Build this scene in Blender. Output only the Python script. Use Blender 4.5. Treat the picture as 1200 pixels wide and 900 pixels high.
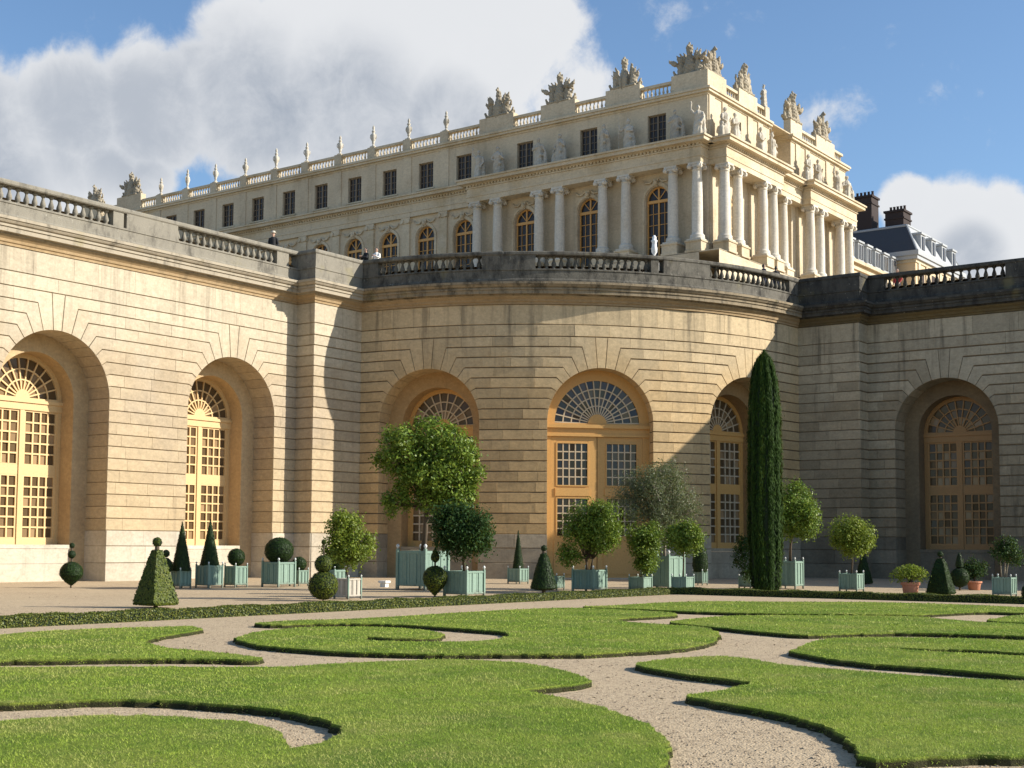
import bpy, bmesh, math, random
import numpy as np
from mathutils import Vector, Matrix, geometry
for _o in list(bpy.data.objects): bpy.data.objects.remove(_o)
SC = bpy.context.scene
COL = SC.collection
RAD = math.radians
# ------------------------------------------------------------------ camera
YAW, PITCH, ROLL = RAD(36.061), RAD(4.5), RAD(0.323)
CAM_H = 1.656
cF = Vector((-math.sin(YAW)*math.cos(PITCH), math.cos(YAW)*math.cos(PITCH), math.sin(PITCH)))
cR = Vector((math.cos(YAW), math.sin(YAW), 0)); cU = cR.cross(cF)
cr = cR*math.cos(ROLL)+cU*math.sin(ROLL); cu = cr.cross(cF)
cam = bpy.data.cameras.new('camera'); camo = bpy.data.objects.new('camera', cam); COL.objects.link(camo)
camo.matrix_world = Matrix(((cr.x,cu.x,-cF.x,0),(cr.y,cu.y,-cF.y,0),(cr.z,cu.z,-cF.z,CAM_H),(0,0,0,1)))
cam.sensor_width = 36; cam.lens = 48; cam.shift_y = 64.5/1200
cam.clip_start = 0.1; cam.clip_end = 6000
SC.camera = camo
# ------------------------------------------------------------------ sun, sky, exposure
SUN = Vector((1.0, 0.58, 0.585)).normalized()
SUN_EL = math.asin(SUN.z); SUN_AZ = math.atan2(SUN.x, SUN.y)
sl = bpy.data.lights.new('sun', 'SUN'); sl.energy = 5.0; sl.angle = RAD(0.5); sl.color = (1.0, 0.935, 0.83)
so = bpy.data.objects.new('sun', sl); COL.objects.link(so); so.rotation_euler = SUN.to_track_quat('Z','Y').to_euler()
so.location = (30, 20, 60)
SC.view_settings.view_transform = 'Standard'; SC.view_settings.look = 'None'
SC.view_settings.exposure = 0.62; SC.view_settings.gamma = 1.0
SC.view_settings.use_curve_mapping = False

def nd(nt, typ, ins=None, **props):
    n = nt.nodes.new(typ)
    for k, v in props.items(): setattr(n, k, v)
    for k, v in (ins or {}).items():
        s = n.inputs[k]
        if hasattr(v, 'is_output'): nt.links.new(v, s)
        else: s.default_value = v
    return n
def math_(nt, op, a, b=None, c=None, clamp=False):
    ins = {0: a}
    if b is not None: ins[1] = b
    if c is not None: ins[2] = c
    n = nd(nt, 'ShaderNodeMath', ins, operation=op); n.use_clamp = clamp
    return n.outputs[0]
def mixc(nt, f, a, b, blend='MIX'):
    n = nt.nodes.new('ShaderNodeMix'); n.data_type = 'RGBA'; n.blend_type = blend
    for k, v in ((0, f), (6, a), (7, b)):
        if hasattr(v, 'is_output'): nt.links.new(v, n.inputs[k])
        else: n.inputs[k].default_value = v if k == 0 else (tuple(v)+(1,))[:4]
    return n.outputs[2]
def maprange(nt, v, a, b, c=0.0, d=1.0, smooth=False):
    n = nd(nt, 'ShaderNodeMapRange', {0: v, 1: a, 2: b, 3: c, 4: d})
    if smooth: n.interpolation_type = 'SMOOTHSTEP'
    return n.outputs[0]
def noise(nt, vec, scale, detail=3.0, rough=0.55, dist=0.0):
    n = nd(nt, 'ShaderNodeTexNoise', {'Scale': scale, 'Detail': detail, 'Roughness': rough, 'Distortion': dist})
    if vec is not None: nt.links.new(vec, n.inputs['Vector'])
    return n.outputs['Fac']
def vmath(nt, op, a, b):
    n = nd(nt, 'ShaderNodeVectorMath', {0: a, 1: b}, operation=op)
    return n.outputs[0] if op not in ('DOT_PRODUCT',) else n.outputs['Value']

def pix_dir(px, py):
    return (cF*1600 + cr*(px-600) + cu*(514.5-py)).normalized()
def build_world():
    w = bpy.data.worlds.new('World'); SC.world = w; w.use_nodes = True
    nt = w.node_tree; nt.nodes.clear()
    sky = nd(nt, 'ShaderNodeTexSky', sky_type='NISHITA', sun_disc=False, sun_elevation=SUN_EL, sun_rotation=SUN_AZ,
             altitude=100.0, air_density=1.0, dust_density=0.6, ozone_density=1.6)
    d = nd(nt, 'ShaderNodeTexCoord').outputs['Generated']
    # soft lumps of cloud, placed by direction and broken up by noise; further out the noise alone decides
    n1 = noise(nt, d, 6.0, 9.0, 0.60, 0.45); n2 = noise(nt, d, 24.0, 8.0, 0.66, 0.3)
    lumps = [(500,50,200,1),(380,70,170,1),(600,50,140,1),(655,95,95,.95),(300,110,135,1),(185,125,95,1),(80,128,85,1),(-60,150,130,1),(450,140,130,1),(560,140,120,1),(290,45,90,.9),
             (-200,130,150,1),(60,215,75,.95),(125,207,55,.95),(175,215,45,.85),(15,205,60,.9),(755,25,80,.50),(1115,262,66,.98),(1062,240,48,.95),(1175,268,62,.95),(1245,262,70,.95),(1090,295,60,.85),(1165,305,75,.85),
             (955,165,70,.50),(985,140,60,.42),(870,0,90,.30),(1330,250,100,.95),(1120,130,75,.16),(700,150,60,.5),(1000,60,120,.18)]
    acc = None
    for px, py, r, a in lumps:
        v = pix_dir(px, py)
        dot = vmath(nt, 'DOT_PRODUCT', d, tuple(v))
        ang = math_(nt, 'ARCCOSINE', math_(nt, 'MINIMUM', dot, 0.999999))
        m = maprange(nt, ang, r/1600*1.15, r/1600*0.25, 0.0, a, True)
        acc = m if acc is None else math_(nt, 'MAXIMUM', acc, m)
    wide = maprange(nt, noise(nt, d, 2.3, 4.0, 0.5), 0.60, 0.84, 0.0, 0.9, True)   # scattered cloud over the rest of the sky
    fwd = vmath(nt, 'DOT_PRODUCT', d, tuple(pix_dir(600, 150)))
    far = maprange(nt, fwd, 0.90, 0.72, 0.0, 1.0, True)
    acc = math_(nt, 'MAXIMUM', acc, math_(nt, 'MULTIPLY', wide, far))
    nn = math_(nt, 'ADD', math_(nt, 'MULTIPLY', math_(nt, 'SUBTRACT', n1, 0.5), 1.75), math_(nt, 'MULTIPLY', math_(nt, 'SUBTRACT', n2, 0.5), 0.8))
    dens = math_(nt, 'ADD', acc, nn)
    mask = maprange(nt, dens, 0.30, 0.70, 0.0, 1.0, True)
    # thick parts are grey underneath, thin and sun-facing parts white
    thick = maprange(nt, math_(nt, 'ADD', dens, math_(nt, 'MULTIPLY', n2, 0.4)), 0.75, 1.5, 0.0, 1.0, True)
    zz = nd(nt, 'ShaderNodeSeparateXYZ', {0: d}).outputs[2]
    up = nd(nt, 'ShaderNodeVectorMath', {0: d, 1: (0.035, 0.02, 0.03)}, operation='ADD').outputs[0]
    n3 = noise(nt, up, 7.0, 7.0, 0.6, 0.3)
    lit = maprange(nt, math_(nt, 'SUBTRACT', n1, n3), -0.10, 0.14, 0.0, 1.0, True)
    core = None
    for px, py, r in [(250,140,.10),(110,130,.085),(400,150,.085),(-60,150,.11),(520,150,.05),(180,150,.08),(1140,300,.035)]:
        ang = math_(nt, 'ARCCOSINE', math_(nt, 'MINIMUM', vmath(nt, 'DOT_PRODUCT', d, tuple(pix_dir(px, py))), 0.999999))
        m = maprange(nt, ang, r*1.2, r*0.2, 0.0, 1.0, True)
        core = m if core is None else math_(nt, 'MAXIMUM', core, m)
    n4 = noise(nt, d, 4.5, 4.0, 0.5, 0.4)
    body = math_(nt, 'ADD', core, math_(nt, 'MULTIPLY', math_(nt, 'SUBTRACT', n4, 0.5), 1.3))
    grey = math_(nt, 'MULTIPLY', math_(nt, 'MULTIPLY', maprange(nt, thick, 0, 1, 0.35, 1.0), maprange(nt, lit, 0, 1, 1.0, 0.72)), maprange(nt, body, 0.15, 0.95, 0.06, 1.0, True), clamp=True)
    ccol = mixc(nt, grey, (6.7, 6.8, 6.95), (2.9, 3.3, 3.95))
    skyc = mixc(nt, 1.0, sky.outputs[0], (1.12, 1.28, 1.42), 'MULTIPLY')
    col = mixc(nt, math_(nt, 'MULTIPLY', mask, 0.97), skyc, ccol)
    bg = nd(nt, 'ShaderNodeBackground', {'Color': col, 'Strength': 0.08})
    out = nd(nt, 'ShaderNodeOutputWorld'); nt.links.new(bg.outputs[0], out.inputs[0])
build_world()

# ------------------------------------------------------------------ materials
def newmat(name):
    m = bpy.data.materials.new(name); m.use_nodes = True
    nt = m.node_tree; nt.nodes.clear()
    out = nt.nodes.new('ShaderNodeOutputMaterial')
    return m, nt, out
def principled(nt, out, col, rough=0.8, spec=0.3, normal=None, **kw):
    ins = {'Base Color': col if hasattr(col, 'is_output') else tuple(col)+(1,), 'Roughness': rough, 'Specular IOR Level': spec}
    ins.update(kw)
    p = nd(nt, 'ShaderNodeBsdfPrincipled', ins)
    if normal is not None: nt.links.new(normal, p.inputs['Normal'])
    nt.links.new(p.outputs[0], out.inputs[0]); return p
def bump(nt, h, strength=0.3, dist=0.02):
    return nd(nt, 'ShaderNodeBump', {'Height': h, 'Strength': strength, 'Distance': dist}).outputs[0]
def wpos(nt): return nd(nt, 'ShaderNodeNewGeometry').outputs['Position']
def scaled(nt, v, s): return vmath(nt, 'MULTIPLY', v, s)

def stone_mat(name, a, b, c, islands=False, stain=0.35, low=None, zlo=2.5, zhi=9.5, dark=(0.10,0.085,0.06), var=0.16, bumpd=0.02, top=None, runoff=0.0):
    m, nt, out = newmat(name); P = wpos(nt)
    rnd = nd(nt, 'ShaderNodeNewGeometry').outputs['Random Per Island'] if islands else nd(nt, 'ShaderNodeObjectInfo').outputs['Random']
    r2 = math_(nt, 'FRACT', math_(nt, 'MULTIPLY', rnd, 7.31))
    col = mixc(nt, rnd, a, b)
    n1 = noise(nt, P, 0.33, 4, 0.6)
    col = mixc(nt, maprange(nt, n1, 0.42, 0.68, 0, 0.75, True), col, c)
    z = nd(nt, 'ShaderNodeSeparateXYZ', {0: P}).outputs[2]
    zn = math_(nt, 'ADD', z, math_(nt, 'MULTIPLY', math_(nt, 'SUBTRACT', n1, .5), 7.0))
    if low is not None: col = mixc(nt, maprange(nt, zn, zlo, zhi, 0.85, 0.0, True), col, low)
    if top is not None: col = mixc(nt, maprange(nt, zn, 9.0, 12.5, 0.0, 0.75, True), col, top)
    st = noise(nt, scaled(nt, P, (1.3, 1.3, 0.10)), 1.0, 4, 0.65)
    col = mixc(nt, maprange(nt, st, 0.54, 0.80, 0, stain, True), col, dark)
    if runoff:      # soot washed down from the cornice in streaks
        ro = noise(nt, scaled(nt, P, (1.7, 1.7, 0.07)), 1.0, 5, 0.7)
        rz = maprange(nt, math_(nt, 'ADD', z, math_(nt, 'MULTIPLY', math_(nt, 'SUBTRACT', noise(nt, scaled(nt, P, (1.2,1.2,.05)), 1.0, 3), .5), 6.0)), 10.8, 14.4, 0.0, 1.0, True)
        col = mixc(nt, math_(nt, 'MULTIPLY', math_(nt, 'MULTIPLY', maprange(nt, ro, 0.50, 0.68, 0, 1, True), rz), runoff), col, (0.10,0.085,0.06))
    sp = noise(nt, P, 2.2, 5, 0.7)
    col = mixc(nt, maprange(nt, sp, 0.55, 0.78, 0, stain*0.55, True), col, dark)
    f = noise(nt, P, 9.0, 4, 0.65)
    f3 = noise(nt, scaled(nt, P, (1, 1, 1.6)), 3.4, 6, 0.72)
    val = math_(nt, 'MULTIPLY', math_(nt, 'MULTIPLY', maprange(nt, f, 0.3, 0.7, 0.90, 1.08), maprange(nt, f3, 0.3, 0.7, 0.84, 1.13)), maprange(nt, r2, 0, 1, 1-var, 1+var*0.6))
    hsv = nd(nt, 'ShaderNodeHueSaturation', {'Color': col, 'Value': val})
    h = math_(nt, 'ADD', noise(nt, P, 22, 3, 0.6), math_(nt, 'MULTIPLY', noise(nt, P, 4, 4, 0.6), 1.2))
    principled(nt, out, hsv.outputs[0], 0.88, 0.2, bump(nt, h, 0.5, bumpd)); return m
def lichen_mat(name, a, b, black, cover=0.5):
    m, nt, out = newmat(name); P = wpos(nt)
    col = mixc(nt, noise(nt, P, 1.1, 5, 0.65), a, b)
    k = noise(nt, scaled(nt, P, (1, 1, 0.45)), 1.5, 8, 0.75)
    col = mixc(nt, maprange(nt, k, 0.62-0.32*cover, 0.82-0.22*cover, 0, 0.90, True), col, black)
    w = noise(nt, P, 5.5, 4, 0.7)
    col = mixc(nt, maprange(nt, w, 0.60, 0.74, 0, 0.5, True), col, (0.42, 0.40, 0.33))
    col = mixc(nt, maprange(nt, noise(nt, P, 0.7, 3), 0.6, 0.75, 0, 0.35, True), col, (0.26, 0.22, 0.09))
    principled(nt, out, col, 0.92, 0.15, bump(nt, noise(nt, P, 14, 5, 0.7), 0.6, 0.03)); return m
def paint_mat(name, col, rough=0.5, wear=0.25, worn=(0.30, 0.24, 0.17), dirt=False):
    m, nt, out = newmat(name); P = wpos(nt)
    rnd = nd(nt, 'ShaderNodeObjectInfo').outputs['Random']
    c = mixc(nt, maprange(nt, noise(nt, P, 3.0, 5, 0.7), 0.55, 0.8, 0, wear, True), col, worn)
    if dirt:
        z = nd(nt, 'ShaderNodeSeparateXYZ', {0: P}).outputs[2]
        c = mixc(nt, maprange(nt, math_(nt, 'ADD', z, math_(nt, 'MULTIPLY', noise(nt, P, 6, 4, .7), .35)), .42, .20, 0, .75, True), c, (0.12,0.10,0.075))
        c = mixc(nt, maprange(nt, noise(nt, scaled(nt, P, (9,9,1.2)), 1.0, 4, .7), .58, .75, 0, .55, True), c, (0.10,0.13,0.11))
    c = nd(nt, 'ShaderNodeHueSaturation', {'Color': c, 'Value': math_(nt, 'MULTIPLY', maprange(nt, rnd, 0, 1, 0.9, 1.06), maprange(nt, noise(nt, P, 12, 3), .3, .7, .92, 1.06))}).outputs[0]
    principled(nt, out, c, rough, 0.35, bump(nt, noise(nt, scaled(nt, P, (1,1,.2)), 30, 3), 0.15, 0.01)); return m
def leaf_mat(name, dark, light, tip=None, trans=0.25, rough=0.5, spec=0.3):
    m, nt, out = newmat(name); P = wpos(nt)
    rnd = nd(nt, 'ShaderNodeNewGeometry').outputs['Random Per Island']
    n = noise(nt, P, 1.6, 4, 0.6)
    f = math_(nt, 'ADD', math_(nt, 'MULTIPLY', rnd, 0.65), math_(nt, 'MULTIPLY', maprange(nt, n, .3, .7, 0, 1), 0.35))
    c = mixc(nt, f, dark, light)
    if tip: c = mixc(nt, maprange(nt, math_(nt, 'FRACT', math_(nt, 'MULTIPLY', rnd, 13.7)), 0.80, 1.0, 0, 0.8), c, tip)
    p = nd(nt, 'ShaderNodeBsdfPrincipled', {'Base Color': c, 'Roughness': rough, 'Specular IOR Level': spec})
    t = nd(nt, 'ShaderNodeBsdfTranslucent', {'Color': mixc(nt, 0.5, c, (0.25, 0.32, 0.04))})
    mx = nd(nt, 'ShaderNodeMixShader', {0: trans, 1: p.outputs[0], 2: t.outputs[0]})
    nt.links.new(mx.outputs[0], out.inputs[0]); return m

M = {}
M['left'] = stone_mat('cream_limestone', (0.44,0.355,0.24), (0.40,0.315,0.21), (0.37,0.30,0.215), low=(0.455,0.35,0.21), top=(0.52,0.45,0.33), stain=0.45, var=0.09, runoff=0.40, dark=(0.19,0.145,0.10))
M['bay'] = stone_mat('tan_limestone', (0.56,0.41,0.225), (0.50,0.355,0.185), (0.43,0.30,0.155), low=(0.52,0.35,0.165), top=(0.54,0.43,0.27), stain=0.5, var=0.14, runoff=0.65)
M['right'] = stone_mat('grey_tan_limestone', (0.45,0.37,0.255), (0.38,0.305,0.20), (0.29,0.23,0.15), low=(0.275,0.21,0.13), top=(0.48,0.415,0.30), stain=0.6, var=0.2, runoff=0.75, dark=(0.04,0.034,0.025))  # grime, with the wing's shade also darkened into the lower and patch tones
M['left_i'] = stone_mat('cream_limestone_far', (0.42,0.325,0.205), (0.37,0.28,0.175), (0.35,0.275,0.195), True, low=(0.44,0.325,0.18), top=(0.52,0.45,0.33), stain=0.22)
M['right_i'] = stone_mat('grey_tan_limestone_far', (0.45,0.37,0.255), (0.38,0.305,0.20), (0.29,0.23,0.15), True, low=(0.275,0.21,0.13), top=(0.48,0.415,0.30), stain=0.6, var=0.2, runoff=0.75, dark=(0.04,0.034,0.025))  # same shade-darkened tones as the near stones of this wing
M['plinth_r'] = stone_mat('grimy_shaded_plinth_stone', (0.25,0.205,0.145), (0.20,0.165,0.115), (0.155,0.125,0.085), stain=0.5, dark=(0.04,0.036,0.03))  # grime plus the shaded wing's darkness, put into the stone colour
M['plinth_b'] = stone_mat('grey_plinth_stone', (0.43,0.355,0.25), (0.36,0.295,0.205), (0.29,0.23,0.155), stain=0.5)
M['reveal_r'] = stone_mat('grimy_shaded_reveal_stone', (0.25,0.18,0.105), (0.23,0.165,0.095), (0.18,0.13,0.08), stain=0.3)  # darker copy of the reveal stone: grime and shade in the colour
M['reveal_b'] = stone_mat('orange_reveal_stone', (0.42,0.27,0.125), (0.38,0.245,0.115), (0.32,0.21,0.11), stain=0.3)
M['bed_r'] = stone_mat('shaded_cornice_stone', (0.16,0.115,0.05), (0.14,0.10,0.045), (0.10,0.08,0.045), stain=0.6)  # darker copy of the bed stone, carrying the wing's shade
M['plinth'] = stone_mat('pale_plinth_stone', (0.56,0.50,0.40), (0.50,0.44,0.34), (0.45,0.38,0.28), stain=0.35)
M['mortar_left'] = stone_mat('pale_joint_stone', (0.34,0.265,0.165), (0.32,0.245,0.15), (0.27,0.205,0.13), stain=0.3)
M['mortar'] = stone_mat('joint_stone', (0.22,0.165,0.105), (0.20,0.15,0.092), (0.16,0.12,0.075), stain=0.3)
M['reveal'] = stone_mat('ochre_reveal_stone', (0.52,0.38,0.215), (0.50,0.36,0.20), (0.44,0.31,0.17), stain=0.25)
M['cornice'] = stone_mat('cornice_stone', (0.46,0.41,0.32), (0.43,0.38,0.29), (0.36,0.29,0.20), stain=0.8, dark=(0.06,0.055,0.045))
M['bed'] = stone_mat('stained_cornice_stone', (0.40,0.29,0.165), (0.38,0.27,0.15), (0.33,0.23,0.12), stain=0.45)
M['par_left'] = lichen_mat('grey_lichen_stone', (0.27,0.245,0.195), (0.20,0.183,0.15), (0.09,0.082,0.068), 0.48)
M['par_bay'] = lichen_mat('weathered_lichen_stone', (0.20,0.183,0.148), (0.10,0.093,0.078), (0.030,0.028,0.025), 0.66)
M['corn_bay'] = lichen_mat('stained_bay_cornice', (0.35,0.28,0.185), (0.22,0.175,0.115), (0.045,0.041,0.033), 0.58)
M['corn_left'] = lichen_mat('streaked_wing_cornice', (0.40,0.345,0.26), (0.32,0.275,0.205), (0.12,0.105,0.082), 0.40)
M['par_right'] = lichen_mat('shaded_lichen_stone', (0.105,0.098,0.083), (0.062,0.058,0.050), (0.030,0.029,0.027), 0.66)  # lichened stone made near-black to carry the shade on this side
M['palace'] = stone_mat('palace_limestone', (0.58,0.49,0.35), (0.55,0.465,0.33), (0.46,0.375,0.26), stain=0.25, var=0.05)
M['palace_trim'] = stone_mat('palace_trim_stone', (0.59,0.505,0.365), (0.55,0.47,0.34), (0.45,0.355,0.22), stain=0.40, var=0.05)
M['column'] = stone_mat('column_stone', (0.62,0.58,0.50), (0.58,0.54,0.46), (0.54,0.48,0.38), stain=0.2, var=0.06)
M['statue'] = stone_mat('statue_stone', (0.41,0.355,0.26), (0.37,0.32,0.235), (0.27,0.23,0.17), stain=0.8, var=0.1, dark=(0.07,0.065,0.055), bumpd=0.03)
M['statue_pale'] = stone_mat('pale_statue_stone', (0.53,0.49,0.41), (0.48,0.43,0.35), (0.40,0.35,0.27), stain=0.75, var=0.15, dark=(0.08,0.07,0.058))
M['marble'] = stone_mat('white_marble', (0.78,0.77,0.74), (0.76,0.75,0.72), (0.70,0.68,0.64), stain=0.1)
M['ochre'] = paint_mat('ochre_paint', (0.60,0.335,0.105), 0.5, 0.2)
M['bars_pale'] = paint_mat('pale_glazing_bar_paint', (0.52,0.41,0.27), 0.55, 0.3)
M['cream'] = paint_mat('cream_yellow_paint', (0.62,0.43,0.205), 0.5, 0.25, (0.5,0.36,0.18))
M['ochre_dark'] = paint_mat('shaded_wing_ochre_paint', (0.40,0.215,0.08), 0.5, 0.25)  # darker copy of the ochre, with the wing's shade in it
M['green'] = paint_mat('planter_green_paint', (0.20,0.29,0.228), 0.6, 0.45, (0.13,0.16,0.135), True)
M['rawwood'] = paint_mat('bleached_wood', (0.46,0.42,0.35), 0.75, 0.5, (0.27,0.22,0.17))
M['dullwood'] = paint_mat('dull_brown_sash', (0.20,0.155,0.105), 0.7, 0.3)
M['iron'] = paint_mat('pale_iron', (0.62,0.63,0.60), 0.5, 0.3)
M['potclay'] = paint_mat('chimney_pot_clay', (0.06,0.04,0.035), 0.9, 0.3, (0.09,0.07,0.06))
M['soil'] = paint_mat('soil', (0.05,0.035,0.025), 0.95, 0.1)
M['bark'] = paint_mat('bark', (0.10,0.075,0.05), 0.9, 0.5, (0.2,0.17,0.13))
M['palebark'] = paint_mat('pale_bark', (0.30,0.26,0.20), 0.9, 0.4)
M['terracotta'] = paint_mat('terracotta', (0.50,0.21,0.12), 0.8, 0.3, (0.55,0.38,0.28))
M['slate'] = paint_mat('slate', (0.060,0.064,0.072), 0.6, 0.3, (0.10,0.11,0.13))
M['zinc'] = paint_mat('zinc_grey', (0.36,0.375,0.385), 0.6, 0.4, (0.24,0.25,0.26))
M['brick'] = paint_mat('dark_chimney_brick', (0.040,0.028,0.025), 0.9, 0.3, (0.07,0.05,0.045))
M['pavstone'] = paint_mat('pavilion_stone', (0.62,0.48,0.30), 0.8, 0.2)
def glass(name, col, rough=0.06, spec=0.5):
    m, nt, out = newmat(name); P = wpos(nt)
    rnd = nd(nt, 'ShaderNodeNewGeometry').outputs['Random Per Island']
    c = mixc(nt, maprange(nt, rnd, 0.55, 1.0, 0, 1), col, tuple(min(1, x*3.4+.012) for x in col))  # some panes lightened at random to stand in for reflections
    principled(nt, out, c, rough, spec); return m
M['pane'] = glass('dark_window_glass', (0.024,0.014,0.007), 0.05, 0.5)
M['pane_wing'] = glass('reflection_tinted_glass', (0.10,0.066,0.034), 0.12, 0.2)  # brown tint paints in the reflected ground and trees
M['pane_pal'] = glass('palace_window_glass', (0.030,0.024,0.020), 0.12, 0.22)
M['leaf_orange'] = leaf_mat('orange_tree_leaf', (0.042,0.092,0.011), (0.21,0.295,0.03), (0.32,0.37,0.045))
M['leaf_dark'] = leaf_mat('dark_glossy_leaf', (0.010,0.032,0.008), (0.036,0.082,0.016), trans=0.15, rough=0.6, spec=0.18)
M['leaf_lime'] = leaf_mat('lime_green_leaf', (0.09,0.14,0.014), (0.22,0.28,0.03), (0.32,0.34,0.05), trans=0.35)
M['leaf_mid'] = leaf_mat('mid_green_leaf', (0.042,0.090,0.012), (0.18,0.27,0.028), (0.30,0.34,0.04))
M['leaf_olive'] = leaf_mat('olive_leaf', (0.075,0.09,0.045), (0.17,0.19,0.10), (0.13,0.15,0.06))
M['leaf_box'] = leaf_mat('clipped_box_leaf', (0.009,0.024,0.006), (0.032,0.060,0.012), trans=0.06, spec=0.15)  # darkened so the colour carries the shade of unlit sides
M['leaf_boxlight'] = leaf_mat('sunlit_box_leaf', (0.022,0.040,0.006), (0.10,0.125,0.014), (0.15,0.16,0.02), trans=0.05, spec=0.15)  # lighter copy of the box leaf, sunlight put into the colour
M['leaf_cyp'] = leaf_mat('cypress_spray', (0.008,0.024,0.004), (0.042,0.082,0.011), trans=0.12, spec=0.12, rough=0.7)
M['leaf_hedge'] = leaf_mat('box_hedge_leaf', (0.055,0.080,0.012), (0.17,0.19,0.032), (0.25,0.22,0.05), trans=0.18)
M['drylf'] = leaf_mat('dry_leaf', (0.06,0.04,0.022), (0.15,0.10,0.05), trans=0.1)
M['core'] = paint_mat('shrub_interior', (0.012,0.022,0.008), 0.95, 0.2, (0.02,0.02,0.012))
def lawn_mat():
    m, nt, out = newmat('lawn'); P = wpos(nt)
    c = mixc(nt, maprange(nt, noise(nt, P, 0.55, 5, 0.6), 0.38, 0.62, 0, 1, True), (0.165,0.245,0.030), (0.32,0.375,0.062))
    c = mixc(nt, maprange(nt, noise(nt, scaled(nt, P, (1,1,1)), 2.3, 5, 0.65), 0.52, 0.75, 0, 0.6, True), c, (0.34,0.31,0.105))
    c = mixc(nt, maprange(nt, noise(nt, scaled(nt, P, (2.2,1.0,1)), 1.6, 4, 0.65), 0.44, 0.32, 0, 0.4, True), c, (0.085,0.165,0.018))
    c = mixc(nt, maprange(nt, noise(nt, P, 38, 3, 0.7), 0.35, 0.65, 0, 0.75), c, (0.060,0.110,0.013))
    c = mixc(nt, maprange(nt, noise(nt, P, 110, 2, 0.7), 0.5, 0.75, 0, 0.6), c, (0.20,0.235,0.045))
    z = nd(nt, 'ShaderNodeSeparateXYZ', {0: P}).outputs[2]
    c = mixc(nt, maprange(nt, z, 0.072, 0.045, 0.0, 0.95), c, (0.038,0.034,0.018))  # soil on the cut edge, its shadow darkened into the colour
    h = math_(nt, 'ADD', noise(nt, P, 60, 3, 0.7), math_(nt, 'MULTIPLY', noise(nt, P, 7, 3), 1.5))
    principled(nt, out, c, 0.9, 0.1, bump(nt, h, 0.8, 0.05)); return m
M['lawn'] = lawn_mat()
def blade_mat():
    m, nt, out = newmat('grass_blade'); P = wpos(nt)
    rnd = nd(nt, 'ShaderNodeNewGeometry').outputs['Random Per Island']
    c = mixc(nt, rnd, (0.23,0.335,0.034), (0.43,0.50,0.080))
    c = mixc(nt, maprange(nt, noise(nt, P, 5.5, 4, 0.7), 0.56, 0.40, 0, 0.4, True), c, (0.14,0.25,0.024))
    c = mixc(nt, maprange(nt, noise(nt, P, 0.31, 4, 0.6), 0.55, 0.40, 0, 0.6, True), c, (0.17,0.29,0.030))
    c = mixc(nt, maprange(nt, noise(nt, P, 0.8, 6, 0.68), 0.46, 0.68, 0, 0.8, True), c, (0.47,0.42,0.16))
    c = mixc(nt, maprange(nt, noise(nt, scaled(nt, P, (1.0,2.6,1)), 1.25, 5, 0.7), 0.54, 0.66, 0, 0.55, True), c, (0.44,0.43,0.13))
    c = mixc(nt, maprange(nt, noise(nt, scaled(nt, P, (2.2,1.0,1)), 1.6, 4, 0.65), 0.44, 0.32, 0, 0.5, True), c, (0.11,0.215,0.022))
    c = mixc(nt, maprange(nt, math_(nt, 'FRACT', math_(nt, 'MULTIPLY', rnd, 17.3)), 0.90, 1.0, 0, 0.8), c, (0.36,0.33,0.13))
    p = nd(nt, 'ShaderNodeBsdfPrincipled', {'Base Color': c, 'Roughness': 0.6, 'Specular IOR Level': 0.2})
    t = nd(nt, 'ShaderNodeBsdfTranslucent', {'Color': c})
    mx = nd(nt, 'ShaderNodeMixShader', {0: 0.3, 1: p.outputs[0], 2: t.outputs[0]}); nt.links.new(mx.outputs[0], out.inputs[0]); return m
M['blade'] = blade_mat()
def gravel_mat():
    m, nt, out = newmat('gravel'); P = wpos(nt)
    v = nd(nt, 'ShaderNodeTexVoronoi', {'Vector': P, 'Scale': 46.0}); v2 = nd(nt, 'ShaderNodeTexVoronoi', {'Vector': P, 'Scale': 17.0})
    r = nd(nt, 'ShaderNodeSeparateColor', {0: v.outputs['Color']}).outputs[0]; r2 = nd(nt, 'ShaderNodeSeparateColor', {0: v2.outputs['Color']}).outputs[0]
    c = mixc(nt, r, (0.33,0.245,0.15), (0.57,0.45,0.295))
    c = mixc(nt, maprange(nt, r2, 0.82, 1.0, 0, 0.6), c, (0.16,0.12,0.085))
    c = mixc(nt, maprange(nt, noise(nt, P, 0.35, 5, 0.6), 0.4, 0.7, 0, 0.55, True), c, (0.50,0.39,0.25))
    c = mixc(nt, maprange(nt, noise(nt, P, 1.7, 5, 0.7), 0.55, 0.75, 0, 0.35, True), c, (0.23,0.175,0.12))
    h = math_(nt, 'SUBTRACT', noise(nt, P, 5, 4, 0.6), math_(nt, 'MULTIPLY', v.outputs['Distance'], 0.8))
    principled(nt, out, c, 0.92, 0.15, bump(nt, h, 0.6, 0.016)); return m
M['gravel'] = gravel_mat()
M['pebble'] = stone_mat('pebble', (0.49,0.39,0.265), (0.27,0.20,0.13), (0.38,0.295,0.195), True, stain=0.1, var=0.3)
M['skin'] = paint_mat('skin', (0.50,0.31,0.22), 0.6, 0.1, (0.4,0.2,0.15))
M['hair'] = paint_mat('dark_hair', (0.03,0.022,0.016), 0.6, 0.1)
M['black'] = paint_mat('black_cloth', (0.018,0.018,0.020), 0.85, 0.1, (0.03,0.03,0.03))
M['whitecloth'] = paint_mat('white_cloth', (0.72,0.71,0.68), 0.85, 0.1, (0.6,0.6,0.6))
M['redcloth'] = paint_mat('red_cloth', (0.42,0.05,0.045), 0.85, 0.1, (0.3,0.04,0.04))
M['hat'] = paint_mat('pale_hat', (0.55,0.48,0.38), 0.85, 0.1)
M['navy'] = paint_mat('navy_cloth', (0.03,0.035,0.06), 0.85, 0.1, (0.02,0.02,0.03))
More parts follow.
